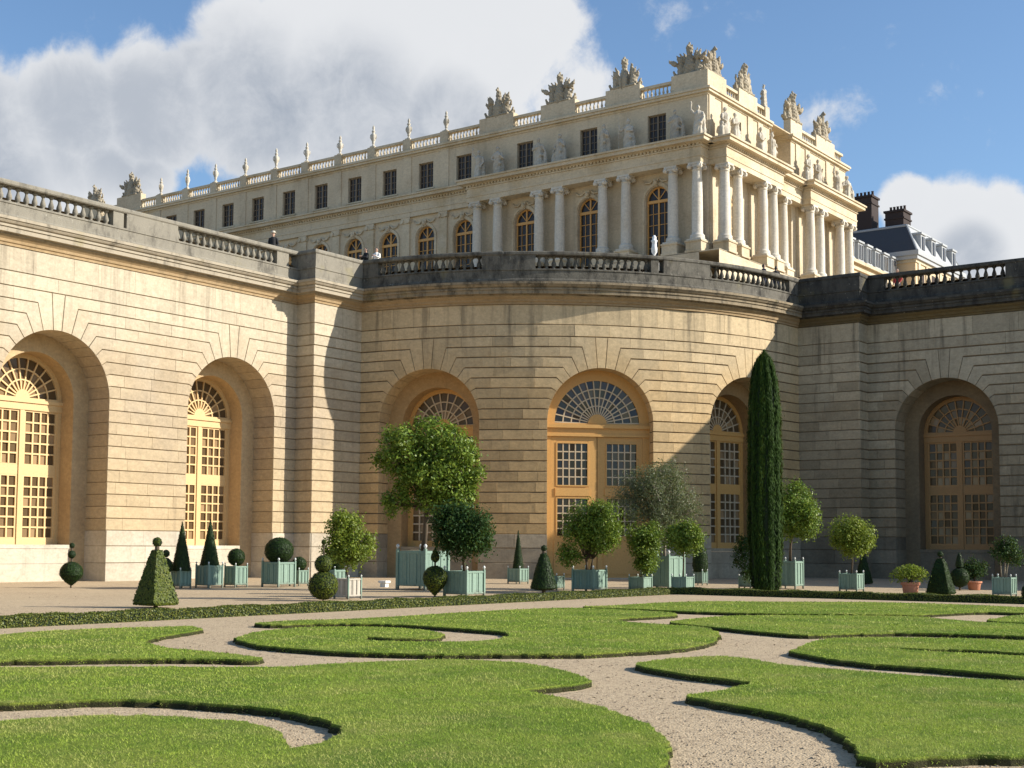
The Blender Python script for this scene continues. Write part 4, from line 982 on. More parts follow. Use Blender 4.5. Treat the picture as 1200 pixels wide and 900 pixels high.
for s in (-1,1): um.tube([(s*.28,0,.82),(s*.40,0,1.0),(s*.36,0,1.22),(s*.18,0,1.32)], .045, 6)
ume = bpy.data.meshes.new('urn'); ume.from_pydata(um.v, [], um.f); ume.materials.append(M['statue_pale']); ume.polygons.foreach_set('use_smooth', [False]*6+[True]*(len(ume.polygons)-6))
ORD = ['nearest the columned front','second','third','fourth','fifth','sixth','seventh','eighth','ninth','farthest left']
for i, x in enumerate(VX):
    lab = 'slender stone urn on the roof balustrade, '+(ORD[i] if i in (0,9) else ORD[i]+' along to the left of the columned front')
    place('roof_urn', ume, (x, YP+.30, 39.44), 0.2*i, (.80,.80,1.0+.06*((i*7)%3-1)), lab, 'urn', 'urns along the palace roof balustrade')
TL = [(-71.08,YP+.30,0,0,1.02,'weathered stone trophy of arms on the roof, leftmost above the columned front'),
      (-64.5,YP+.30,1,0,1.0,'weathered stone trophy with raised flags on the roof, second above the columned front'),
      (-58.0,YP+.30,2,0,1.0,'weathered stone trophy of arms on the roof, third above the columned front'),
      (-52.0,YP+.55,1,0,1.0,'large stone trophy at the palace corner, facing the long shaded side'),
      (XP-.45,96.9,0,math.pi/2,.96,'large stone trophy at the palace corner, facing the sunlit side'),
      (XP-.30,102.2,2,math.pi/2,.98,'stone trophy on the sunlit side roof, next behind the corner'),
      (XP-.30,111.8,1,math.pi/2,1.05,'stone trophy on the near end of the far sunlit pavilion'),
      (XP-.30,118.3,0,math.pi/2,1.05,'stone trophy on the roof, farthest right on the sunlit side'),
      (-121.8,YP+.3,1,0,1.0,'dark stone trophy on a block where the palace roof meets the left balustrade'),
      (-128.2,YP+.3,0,0,.95,'small stone trophy just showing over the left balustrade, farthest left')]
for x, y, k, rz, s, lab in TL:
    z = 39.76 if y > YP+.3 or x > -100 else (40.11 if x > -125 else 39.91)
    place('trophy', TR[k], (x,y,z), rz, (s,s,s*1.12), lab, 'roof sculpture', 'stone trophies on the palace roof')
place('statue', ST[2], (XP-.30,105.9,39.47), math.pi/2, (1.15,1.15,1.15), 'small helmeted figure on the roof edge before the recess of the sunlit side', 'statue', 'stone figures on the palace')
AS = [(-72.34,1,'first from the left on the shaded front ledge'),(-70.27,0,'second from the left, left of an upper window'),(-65.9,3,'third from the left, right of an upper window'),(-63.69,4,'fourth from the left with a child on the shaded ledge'),
      (-59.26,0,'fifth from the left, right of the middle window'),(-56.95,2,'sixth from the left holding a staff'),(-52.58,3,'seventh from the left, right of the last window'),(-50.47,1,'at the corner with one arm raised above the shaded ledge')]
for x, k, lab in AS:
    place('statue', ST[k], (x, YP-.85, 33.94), math.pi+random.Random(int(-x*10)).uniform(-.4,.4), (1.62,1.62,1.50), 'weathered stone figure '+lab, 'statue', 'stone figures on the palace')
AE = [(95.98,4,'first from the corner with a child on the sunlit ledge'),(97.76,3,'second from the corner on the sunlit ledge'),(102.43,0,'third from the corner on the sunlit ledge'),(104.6,2,'fourth from the corner with a staff on the sunlit ledge'),
      (112.07,4,'with a child, nearest on the far sunlit pavilion ledge'),(114.12,0,'second on the far sunlit pavilion ledge'),(118.59,1,'with raised arm near the far end of the sunlit ledge'),(120.82,3,'last and farthest right on the sunlit ledge')]
for y, k, lab in AE:
    place('statue', ST[k], (XP+1.0, y, 33.94), math.pi/2+math.pi+random.Random(int(y*10)).uniform(-.4,.4), (1.72,1.72,1.55), 'sunlit stone figure '+lab, 'statue', 'stone figures on the palace')

# ------------------------------------------------------------------ slate-roofed wings behind the palace
wg = thing('mansard_wing', 'low grey zinc roofed wing with dormers right behind the palace', 'building', (-52, 130, TERR))
m = MB(); m.box(-62, -50.3, 123.05, 137.2, TERR-.3, 29.3); mk('wall', m, M['pavstone'], wg)
m = MB(); m.box(-62, -49.9, 123.05, 137.4, 29.31, 29.62); m.box(-62,-50.1,123.05,137.3,28.7,29.0); mk('cornice', m, M['palace_trim'], wg)
m = MB(); v = [(-50.25,123.06,29.63),(-50.25,137.2,29.63),(-51.6,136.0,32.0),(-51.6,123.06,32.0),(-60,123.06,33.0),(-60,136.0,33.0),(-61,137.2,29.63)]
m.add(v, [(0,1,2,3),(3,2,5,4),(1,6,5,2)]); mk('roof', m, M['zinc'], wg)
m = MB(); m.box(-51.75,-51.4,123.06,136.1,31.95,32.12); mk('ridge_capping', m, M['zinc'], wg)
for i in range(6):
    y = 124.7+2.25*i; m = MB(); m.box(-52.5,-50.22,y-.62,y+.62,29.75,31.55); m.box(-52.5,-50.08,y-.74,y+.74,31.56,31.74); dm = mk('dormer', m, M['zinc'], wg)
    m = MB(); m.box(-50.23,-50.16,y-.40,y+.40,29.95,31.35); mk('pane', m, M['pane_pal'], dm)
    m = MB(); m.box(-50.17,-50.12,y-.04,y+.04,29.95,31.35); m.box(-50.17,-50.125,y-.46,y-.40,29.9,31.4); m.box(-50.17,-50.125,y+.40,y+.46,29.9,31.4); mk('frame', m, M['zinc'], dm)
pv = thing('slate_pavilion', 'slate roofed pavilion with two brick chimneys and a sunlit side at far right', 'building', (-53, 143, TERR))
PX, PY0, PY1 = -48.5, 137.5, 152.0
m = MB(); m.box(-64, PX, PY0, PY1, TERR-.3, 31.6); mk('wall', m, M['pavstone'], pv)
for z0, z1, o in ((31.3,31.61,.12),(31.62,32.0,.35),(32.01,32.5,.5)):
    m = MB(); m.box(-64-o, PX+o, PY0-o, PY1+o, z0, z1); mk('cornice', m, M['zinc'] if z0 > 31.5 else M['palace_trim'], pv)
m = MB(); a = (PX+.3, PY0-.3, 32.51); h = 35.6
v = [(PX+.3,PY0-.3,32.51),(PX+.3,PY1+.3,32.51),(-64.3,PY1+.3,32.51),(-64.3,PY0-.3,32.51),(PX-1.3,PY0+1.3,h),(PX-1.3,PY1-1.3,h),(-62.7,PY1-1.3,h),(-62.7,PY0+1.3,h)]
m.add(v, [(3,0,4,7),(1,2,6,5),(2,3,7,6)]); mk('slate_roof', m, M['slate'], pv)
m = MB(); m.add(v, [(0,1,5,4),(4,5,6,7)]); mk('sunlit_roof_side', m, M['zinc'], pv)  # lighter grey on the sun-facing slope and top paints in the sunlight
m = MB()
for p, q in ((v[0],v[4]),(v[3],v[7]),(v[1],v[5])): m.tube([p, q], .12, 6)
for p, q in ((v[4],v[5]),(v[4],v[7])): m.tube([p, q], .15, 6)
mk('ridge_capping', m, M['zinc'], pv)
for i in range(4):
    y = 139.6+3.3*i; m = MB(); m.box(PX-1.6, PX+.12, y-.65, y+.65, 32.7, 34.5); m.box(PX-1.7, PX+.25, y-.78, y+.78, 34.51, 34.72); dm = mk('dormer', m, M['zinc'], pv)
    m = MB(); m.box(PX+.11, PX+.17, y-.40, y+.40, 32.9, 34.3); mk('pane', m, M['pane_pal'], dm)
    m = MB(); m.box(PX+.165, PX+.2, y-.04, y+.04, 32.9, 34.3); mk('frame', m, M['zinc'], dm)
    m = MB(); m.box(PX-.05, PX+.02, y-.5, y+.5, 28.6, 30.7); w_ = mk('window', m, M['brick'], pv)
    for yy in (y-1.15, y+1.15): m = MB(); m.box(PX+.0, PX+.12, yy-.3, yy+.3, TERR, 31.28); mk('pilaster', m, M['palace_trim'], pv)
for (x0,x1,z0,z1,y0,y1) in ((-55.9,-53.7,34.5,39.3,139.0,141.0),(-52.3,-50.3,34.5,37.3,139.2,141.4)):
    m = MB(); m.box(x0,x1,y0,y1,z0,z1); ch = mk('chimney', m, M['brick'], pv)
    m = MB(); m.box(x0-.14,x1+.14,y0-.14,y1+.14,z1+.004,z1+.22); m.box(x0-.1,x1+.1,y0-.1,y1+.1,z1-.75,z1-.58); mk('chimney_cap', m, M['brick'], ch)
    m = MB()
    for i in range(5): m.lathe([(.17,0),(.13,.55),(.17,.6),(.12,.62)], 8, (x0+.25+(x1-x0-.5)*i/4, (y0+y1)/2, z1+.22))
    mk('chimney_pot', m, M['potclay'], ch, kind='stuff')
# ------------------------------------------------------------------ people on the terrace
def person(loc, rz, label, jacket, trousers, hair, hat=None, arm=0, s=1.0):
    t = thing('person', label, 'person', loc)
    t.rotation_euler.z = rz; t.scale = (s,)*3
    L = [(.09,0,.92),(.10,.02,.50),(.10,-.02,.09)]; R = [(-.09,0,.92),(-.11,.05,.50),(-.11,-.0,.09)]
    body = [((0,0,.95),(0,0,1.15),.13,.12),((0,0,1.15),(0,0,1.38),.12,.13),((0,0,1.40),(0,.01,1.52),.06,.055),((0,.02,1.58),(0,.025,1.66),.078,.085),((0,.09,1.60),(0,.105,1.60),.018,.014),((0,.05,1.545),(0,.07,1.55),.04,.035),
            ((.085,.015,1.60),(.09,.015,1.63),.016,.016),((-.085,.015,1.60),(-.09,.015,1.63),.016,.016)]
    for q in (L, R): body += [(q[0],q[1],.085,.06),(q[1],q[2],.058,.038),((q[2][0],-.02,.05),(q[2][0],.15,.04),.045,.035)]
    arms = []
    for sgn in (1,-1):
        sh = (sgn*.18,0,1.38)
        el, ha = ((sgn*.25,-.03,1.10), (sgn*.20,.12,.90)) if arm == 0 else ((sgn*.26,.10,1.16), (sgn*.10,.30,1.24))
        arms.append((sh, el, ha)); body += [(sh, el, .052, .040), (el, ha, .038, .027)]
        h = Vector(ha); dv = (h-Vector(el)).normalized(); side = dv.orthogonal().normalized()
        body.append((h, h+dv*.08, .030, .034))
        for k in range(4): b = h+dv*.08+side*(.022*(k-1.5)); body.append((b, b+dv*(.075-.008*abs(k-1.5))+Vector((0,.01,-.008)), .010, .008))
        body.append((h+dv*.03+side*.034, h+dv*.08+side*.062, .011, .009))
    me = sculpt('body', capsules(body), .016, M['skin']); link('body', me, t)
    jc = [((0,0,.90),(0,0,1.18),.165,.15),((0,0,1.18),(0,0,1.36),.155,.16),((-.15,0,1.385),(.15,0,1.385),.075,.075)]
    for sh, el, ha in arms: jc += [(sh, el, .072, .058), (el, tuple(Vector(el).lerp(Vector(ha), .9)), .056, .042)]
    me = sculpt('jacket', capsules(jc), .022, jacket); link('jacket', me, t)
    tc = []
    for q in (L, R): tc += [(q[0],q[1],.105,.08),(q[1],(q[2][0],q[2][1],.12),.078,.062)]
    me = sculpt('trousers', capsules(tc), .022, trousers); link('trousers', me, t)
    hc = [((0,-.005,1.655),(0,-.01,1.69),.094,.088),((0,-.05,1.60),(0,-.05,1.64),.07,.075)]
    me = sculpt('hair', capsules(hc), .018, hair); link('hair', me, t)
    if hat:
        m = MB(); m.lathe([(.17,1.685),(.175,1.695),(.115,1.70),(.108,1.76),(.09,1.80),(.02,1.81)], 16); o = mk('hat', m, hat, t, smooth=True)
        o.data.transform(Matrix.Translation(LOC[t.name]))
    return t
person((-51.75,49.68,TERR), RAD(-150), 'person in a dark coat and pale hat behind the left balustrade', M['black'], M['navy'], M['hair'], M['hat'])
person((-50.35,55.35,TERR), RAD(160), 'person in black beside one in white at the left end of the curved balustrade', M['black'], M['navy'], M['hair'], None, 1)
person((-49.75,55.55,TERR), RAD(-170), 'person in a white top standing next to one in black behind the curved balustrade', M['whitecloth'], M['navy'], M['hair'], None, 1, .98)
person((-34.0,71.2,TERR), RAD(-30), 'person whose dark head shows over the right end of the curved balustrade', M['navy'], M['navy'], M['hair'], None, 0, .93)
person((-33.75,72.3,TERR), RAD(40), 'dark haired person beside the pier at the right end of the curved balustrade', M['black'], M['navy'], M['hair'], None, 0, .95)
person((-28.35,77.3,TERR), RAD(170), 'person in a red top glimpsed between the balusters of the right wing', M['redcloth'], M['navy'], M['hair'], None, 0, 1.0)
m = MB(); X0, Y0 = -37.0, 63.9
tt = thing('garden_vase', 'white marble vase on a pedestal behind the curved balustrade', 'vase', (X0, Y0, TERR))
m.box(X0-.26,X0+.26,Y0-.26,Y0+.26,TERR,TERR+.14); m.box(X0-.19,X0+.19,Y0-.19,Y0+.19,TERR+.141,TERR+.95); m.box(X0-.24,X0+.24,Y0-.24,Y0+.24,TERR+.951,TERR+1.05); mk('pedestal', m, M['marble'], tt)
m = MB(); m.lathe([(.13,0),(.12,.06),(.05,.14),(.06,.20),(.15,.34),(.17,.54),(.13,.70),(.12,.86),(.18,.98),(.16,1.0),(.10,1.05),(.12,1.16),(.05,1.28)], 16, (X0,Y0,TERR+1.051)); mk('vase_body', m, M['marble'], tt, smooth=True)
# ------------------------------------------------------------------ lawns (outlines on the ground, metres)
LAWNS={
 'L1':[(-21.19,12.95),(-21.25,14.1),(-21.45,14.66),(-21.55,15.85),(-21.25,16.84),(-20.97,17.62),(-20.8,18.01),(-19.93,17.46),(-19.46,16.65),(-18.98,15.77),(-18.38,14.96),(-17.63,14.39),(-16.76,14.01),(-15.92,13.91),(-15.17,13.78),(-14.43,13.68),(-14.15,13.51),(-14.09,13.32),(-14.45,13.13),(-15.11,12.71),(-15.91,11.9),(-16.63,11.05),(-17.1,10.46)],
 'L2':[(-16.2,9.92),(-15.69,10.43),(-14.91,11.16),(-14.08,11.85),(-13.19,12.51),(-13.03,12.73),(-12.84,13.32),(-12.64,13.94),(-12.38,14.53),(-12.0,15.09),(-11.67,15.21),(-10.85,15.25),(-9.87,14.65),(-9.09,14.05),(-8.86,13.74),(-8.78,13.34),(-8.89,12.74),(-8.89,12.38),(-8.43,12.23),(-7.9,11.92),(-7.31,11.55),(-6.78,11.16),(-6.35,10.8),(-5.92,10.3),(-5.56,9.78),(-5.22,9.17),(-4.96,8.55),(-4.7,7.91),(-3.91,6.07),(-4.62,4.41),(-6.53,3.81),(-11.07,6.41),(-10.91,7.27),(-10.81,7.76),(-10.47,8.2),(-10.05,8.47),(-9.56,8.55),(-9.31,8.63),(-8.89,8.51),(-8.43,8.25),(-8.07,7.96),(-7.73,7.64),(-7.71,7.85),(-7.78,8.19),(-7.96,8.53),(-8.29,8.87),(-8.7,9.15),(-9.26,9.34),(-9.95,9.44),(-10.2,9.4),(-10.76,9.34),(-11.28,9.22),(-11.69,8.89),(-11.94,8.43),(-12.17,8.1),(-12.48,7.65)],
 'L3':[(-20.56,19.44),(-20.79,20.28),(-20.33,22.05),(-20.28,24.53),(-20.31,27.47),(-20.09,29.13),(-19.57,29.89),(-18.43,29.89),(-16.37,29.18),(-15.9,28.4),(-15.93,27.45),(-15.96,25.89),(-14.82,24.92),(-14.0,24.74),(-13.1,24.36),(-12.08,23.14),(-11.36,21.8),(-10.84,20.51),(-10.66,18.99),(-10.87,17.98),(-11.45,16.83),(-12.1,16.36),(-12.61,15.84),(-13.2,15.49),(-14.18,15.17),(-15.29,15.15),(-15.96,15.26),(-16.85,15.68),(-17.25,15.94),(-18.08,16.87),(-18.72,17.99),(-18.79,19.18),(-18.48,19.76),(-17.77,20.2),(-16.86,20.07),(-16.05,19.72),(-15.39,19.07),(-15.09,18.38),(-15.56,17.91),(-16.14,17.95),(-15.66,17.33),(-14.92,17.4),(-14.32,17.78),(-14.02,18.32),(-14.22,19.31),(-14.98,20.42),(-16.31,20.85),(-17.35,21.0),(-18.27,21.08),(-19.59,20.31),(-20.0,19.4)],
 'L4':[(-19.89,30.58),(-19.72,31.86),(-19.71,34.1),(-19.31,35.96),(-17.73,37.23),(-14.6,39.23),(-12.1,39.16),(-10.92,38.74),(-9.01,37.73),(-8.64,36.17),(-9.95,35.26),(-10.63,35.25),(-11.14,34.34),(-11.34,33.36),(-11.54,32.42),(-12.83,31.64),(-14.66,30.53),(-16.71,30.21),(-18.28,30.36),(-19.34,30.39)],
 'L5':[(-14.34,25.48),(-14.74,27.15),(-14.71,28.79),(-14.19,29.7),(-13.21,30.49),(-12.15,31.25),(-11.11,31.49),(-10.42,30.93),(-9.36,30.29),(-8.87,30.18),(-8.37,29.96),(-7.13,29.8),(-6.22,25.97),(-7.23,25.88),(-8.35,25.73),(-9.4,25.25),(-10.05,24.24),(-10.5,23.51),(-11.36,23.77),(-12.46,24.38),(-13.52,24.92)],
 'L8':[(-9.36,30.9),(-9.57,32.22),(-9.67,33.58),(-9.54,34.16),(-8.47,35.43),(-7.29,30.49),(-8.54,30.57),(-8.98,30.54)],
 'L6':[(-8.95,19.62),(-9.24,20.57),(-9.62,21.84),(-9.68,22.87),(-8.91,23.93),(-8.0,24.42),(-6.89,24.64),(-5.93,24.75),(-5.26,21.96),(-6.05,21.63),(-6.81,21.79),(-7.59,21.49),(-8.22,21.45),(-7.43,21.03),(-6.58,21.06),(-5.9,21.09),(-5.07,21.16),(-4.26,17.74),(-4.95,17.66),(-5.56,17.93),(-6.49,18.19),(-7.09,18.22),(-7.89,18.65),(-8.51,19.16)],
 'L7':[(-9.64,16.08),(-9.76,16.72),(-9.65,17.45),(-9.35,18.18),(-8.71,17.8),(-7.81,17.25),(-6.53,16.99),(-5.42,16.93),(-4.77,17.04),(-4.03,17.18),(-2.62,11.11),(-3.07,10.9),(-3.42,10.63),(-3.73,10.29),(-3.88,10.07),(-3.99,10.08),(-4.33,10.65),(-4.82,11.39),(-5.22,11.83),(-5.88,12.32),(-6.75,12.79),(-7.17,13.04),(-7.15,13.55),(-7.17,14.15),(-7.34,14.86),(-7.71,15.05),(-8.17,15.13),(-8.6,15.36),(-9.28,15.77)],
}
def in_poly(P, x, y):
    P = np.array(P); n = len(P); c = np.zeros(len(x), bool); j = n-1
    for i in range(n):
        xi, yi, xj, yj = P[i,0], P[i,1], P[j,0], P[j,1]
        k = ((yi > y) != (yj > y)); c ^= k & (x < (xj-xi)*(y-yi)/((yj-yi) if yj != yi else 1e-9)+xi); j = i
    return c
def smooth_poly(P, step=0.10):
    out = []; n = len(P)
    for i in range(n):
        p0, p1, p2, p3 = [Vector(P[(i+k-1) % n]) for k in range(4)]
        L = (p2-p1).length; m = max(1, int(L/step)); m = min(m, 90)
        # keep sharp tips sharp
        t1 = (p2-p0); t2 = (p3-p1)
        def tang(a, b, c):
            u, v = (b-a), (c-b)
            if u.length < 1e-6 or v.length < 1e-6: return Vector((0,0))
            if u.normalized().dot(v.normalized()) < -0.1: return Vector((0,0))
            w = u.normalized()*v.length+v.normalized()*u.length
            return w/(u.length+v.length)
        a, b = tang(p0,p1,p2)*L, tang(p1,p2,p3)*L
        for k in range(m):
            t = k/m; h00 = 2*t**3-3*t**2+1; h10 = t**3-2*t**2+t; h01 = -2*t**3+3*t**2; h11 = t**3-t**2
            out.append(p1*h00+a*h10+p2*h01+b*h11)
    return out
LH = 0.08
LLAB = {'L1':'narrow lawn tongue at the left beside the low hedge','L2':'largest front lawn at left with a curved gravel slit','L3':'middle lawn scroll with a spiral gravel pocket','L4':'long thin lawn strip along the right hedge',
        'L5':'lawn strip in front of the cypress running to the right','L8':'small lawn corner at the far right edge beyond a gravel patch','L6':'right lawn scroll with a narrow dark slit','L7':'large front right lawn with a notched left end'}
rsg = np.random.RandomState(3)
blades = []
camxy = np.array([0.0,0.0]); fxy = np.array([cF.x, cF.y])/math.hypot(cF.x, cF.y); rxy = np.array([cR.x, cR.y])
for key, P in LAWNS.items():
    S = smooth_poly(P)
    S = [p+Vector((math.sin(p.x*5.1+p.y*2.3),math.cos(p.y*4.7-p.x*1.9)))*.020+Vector((rsg.normal(),rsg.normal()))*.020 for p in S]
    if sum(S[i-1].x*S[i].y-S[i].x*S[i-1].y for i in range(len(S))) < 0: S = S[::-1]
    n = len(S)
    bm = bmesh.new()
    top = [bm.verts.new((p.x,p.y,LH)) for p in S]; lo = []
    for i, p in enumerate(S):
        t = (S[(i+1)%n]-S[i-1]); nn = Vector((t.y,-t.x)).normalized() if t.length > 1e-6 else Vector((0,0))
        w_ = .02+.014*rsg.normal(); lo.append(bm.verts.new((p.x+nn.x*w_, p.y+nn.y*w_, -.01)))
    for i in range(n):
        k = (i+1) % n; bm.faces.new((lo[i],lo[k],top[k],top[i]))
    tri = geometry.tessellate_polygon([[Vector((p.x,p.y,0)) for p in S]])
    for a, b, c in tri:
        try: bm.faces.new((top[a],top[b],top[c]))
        except ValueError: pass
    bmesh.ops.recalc_face_normals(bm, faces=bm.faces)
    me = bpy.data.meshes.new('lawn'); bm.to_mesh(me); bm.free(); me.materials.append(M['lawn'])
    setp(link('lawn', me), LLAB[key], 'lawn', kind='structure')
    # grass blades, denser towards the foreground
    A = np.array([(p.x,p.y) for p in S]); mn, mx = A.min(0), A.max(0)
    for d0, d1, dens, hh, ww in ((8,14.5,2600,.019,.0075),(14.5,20,1200,.022,.011),(20,28,420,.025,.018),(28,46,110,.028,.030)):
        N = int((mx[0]-mn[0])*(mx[1]-mn[1])*dens)
        if N > 3000000: N = 3000000
        x = mn[0]+(mx[0]-mn[0])*rsg.rand(N); y = mn[1]+(mx[1]-mn[1])*rsg.rand(N)
        dp = x*fxy[0]+y*fxy[1]; lt = x*rxy[0]+y*rxy[1]
        k = (dp > d0) & (dp <= d1) & (np.abs(lt) < dp*0.40+.4); x, y, dp = x[k], y[k], dp[k]
        k = in_poly(A, x, y); x, y = x[k], y[k]
        # patchy density
        pn = np.sin(x*1.7+np.sin(y*1.3)*2)*np.sin(y*1.9+np.sin(x*1.1)*2); k = rsg.rand(len(x)) < 0.72+.28*pn; x, y = x[k], y[k]; n_ = len(x)
        hgt = hh*(0.5+0.9*rsg.rand(n_)); az = rsg.rand(n_)*6.283; ln = hgt*(0.3+1.0*rsg.rand(n_)); bx = rsg.rand(n_)*6.283
        z = np.full(n_, LH-.002)
        B = np.stack([x,y,z],1); side = np.stack([np.cos(bx),np.sin(bx),np.zeros(n_)],1)*(ww*(.6+.8*rsg.rand(n_)))[:,None]*.5
        T = B+np.stack([np.cos(az)*ln,np.sin(az)*ln,hgt],1)
        blades.append(np.stack([B-side,B+side,T],1).reshape(-1,3))
    # overhanging fringe on the cut edges
    L_ = np.linalg.norm(np.roll(A,-1,0)-A, axis=1); cum = L_.sum()
    mid = A.mean(0); N = int(cum*150); ii = rsg.choice(n, N, p=L_/cum); t = rsg.rand(N)[:,None]
    Q = A[ii]+(A[(ii+1)%n]-A[ii])*t; tg = (A[(ii+1)%n]-A[ii])/(L_[ii][:,None]+1e-9); nr = np.stack([tg[:,1],-tg[:,0]],1)
    dp = Q@fxy; lt = Q@rxy; k = (np.abs(lt) < dp*0.40+.4) & (rsg.rand(N) < np.clip(18/np.maximum(dp,1),.2,1)); Q, nr, tg, dp = Q[k], nr[k], tg[k], dp[k]; n_ = len(Q)
    zz = LH-.075*rsg.rand(n_)**2.2
    B = np.concatenate([Q+nr*(.02*(LH-zz)/LH)[:,None]-nr*.006, zz[:,None]],1); o = .006+.030*rsg.rand(n_); hz = -.020+.038*rsg.rand(n_)
    T = B+np.concatenate([nr*o[:,None]+tg*(rsg.normal(size=n_)*.02)[:,None], hz[:,None]],1); sd = np.concatenate([tg*(.0045*np.clip(dp/11,1,4))[:,None], np.zeros((n_,1))],1)
    blades.append(np.stack([B-sd,B+sd,T],1).reshape(-1,3))
setp(npmesh('grass', np.concatenate(blades), 3, M['blade']), 'short mown grass blades covering the lawns', 'grass', kind='stuff')
# loose pebbles on the nearer gravel
N = 42000; dp = 9.5+22*rsg.rand(N)**1.6; lt = (rsg.rand(N)*2-1)*(dp*.40+.3)
X = dp[:,None]*fxy+lt[:,None]*rxy; keep = np.ones(N, bool)
for P in LAWNS.values(): keep &= ~in_poly(np.array(P), X[:,0], X[:,1])
X = X[keep]; n_ = len(X); s = (.004+.010*rsg.rand(n_)**4)*(1+.5*rsg.rand(n_)); an = rsg.rand(n_)*6.28
oc = np.array([(1,0,0),(0,1,0),(-1,0,0),(0,-1,0),(0,0,.8),(0,0,-.3)], float); tr = [(0,1,4),(1,2,4),(2,3,4),(3,0,4)]
ca, sa = np.cos(an), np.sin(an); base = np.zeros((n_,6,3))
st = np.stack([1+.5*rsg.rand(n_), .7+.5*rsg.rand(n_), .5+.4*rsg.rand(n_)],1)
for i, q in enumerate(oc):
    v = q*st*s[:,None]; base[:,i,0] = X[:,0]+v[:,0]*ca-v[:,1]*sa; base[:,i,1] = X[:,1]+v[:,0]*sa+v[:,1]*ca; base[:,i,2] = v[:,2]+s*.1
me = bpy.data.meshes.new('pebbles'); Fp = (np.arange(n_)[:,None,None]*6+np.array(tr)[None]).reshape(-1,3)
me.from_pydata(base.reshape(-1,3).tolist(), [], Fp.tolist()); me.materials.append(M['pebble'])
setp(link('pebbles', me), 'loose pebbles scattered over the gravel paths', 'pebbles', kind='stuff')

# dry leaves blown over the gravel
N = 700; dp = 10+34*rsg.rand(N)**1.4; lt = (rsg.rand(N)*2-1)*(dp*.38+.3); X = dp[:,None]*fxy+lt[:,None]*rxy
keep = np.ones(N, bool)
for P in LAWNS.values(): keep &= ~in_poly(np.array(P), X[:,0], X[:,1])
X = X[keep]; n_ = len(X); Nn = rnd_unit(rsg, n_)*.45+np.array([0,0,1.0]); Nn /= np.linalg.norm(Nn, axis=1)[:,None]
setp(npmesh('fallen_leaves', leaf_quads(np.concatenate([X, .016+.01*rsg.rand(n_,1)],1), Nn, .055, .032, rsg), 4, M['drylf']), 'small dry brown leaves scattered over the gravel', 'leaves', kind='stuff')
# ------------------------------------------------------------------ low clipped hedges
rsh = np.random.RandomState(8)
def hedge(x0, x1, y0, y1, h, label, n):
    t = thing('box_hedge', label, 'hedge', ((x0+x1)/2,(y0+y1)/2,0))
    bm = bmesh.new(); nx = max(2, int((x1-x0)/.16)); ny = max(2, int((y1-y0)/.16)); nz = 3
    m = MB(); 
    def grid_(f, a, b):
        o = len(m.v)
        for i in range(a+1):
            for j in range(b+1): m.v.append(f(i/a, j/b))
        for i in range(a):
            for j in range(b): m.f.append((o+i*(b+1)+j, o+(i+1)*(b+1)+j, o+(i+1)*(b+1)+j+1, o+i*(b+1)+j+1))
    hh = lambda x, y: h+.018*math.sin(x*3.1+y*2.3)+.012*math.sin(y*7.1-x*4)
    grid_(lambda u, v: (x0+(x1-x0)*u, y0+(y1-y0)*v, hh(x0+(x1-x0)*u, y0+(y1-y0)*v)), nx, ny)
    for xx in (x0, x1): grid_(lambda u, v: (xx, y0+(y1-y0)*u, v*hh(xx, y0+(y1-y0)*u)), ny, nz)
    for yy in (y0, y1): grid_(lambda u, v: (x0+(x1-x0)*u, yy, v*hh(x0+(x1-x0)*u, yy)), nx, nz)
    mk('stems', m, M['core'], t)
    npmesh('foliage', surf_leaves(m.v, m.f, n, .042, .030, rsh, .045, None, .8), 4, M['leaf_hedge'], t)
hedge(-24.35, -23.9, 8.0, 43.25, .21, 'long low box hedge running from the left foreground to the centre, sunlit', 70000)
hedge(-23.88, -2.0, 42.8, 43.25, .21, 'low box hedge running across to the right, its front in shade', 40000)

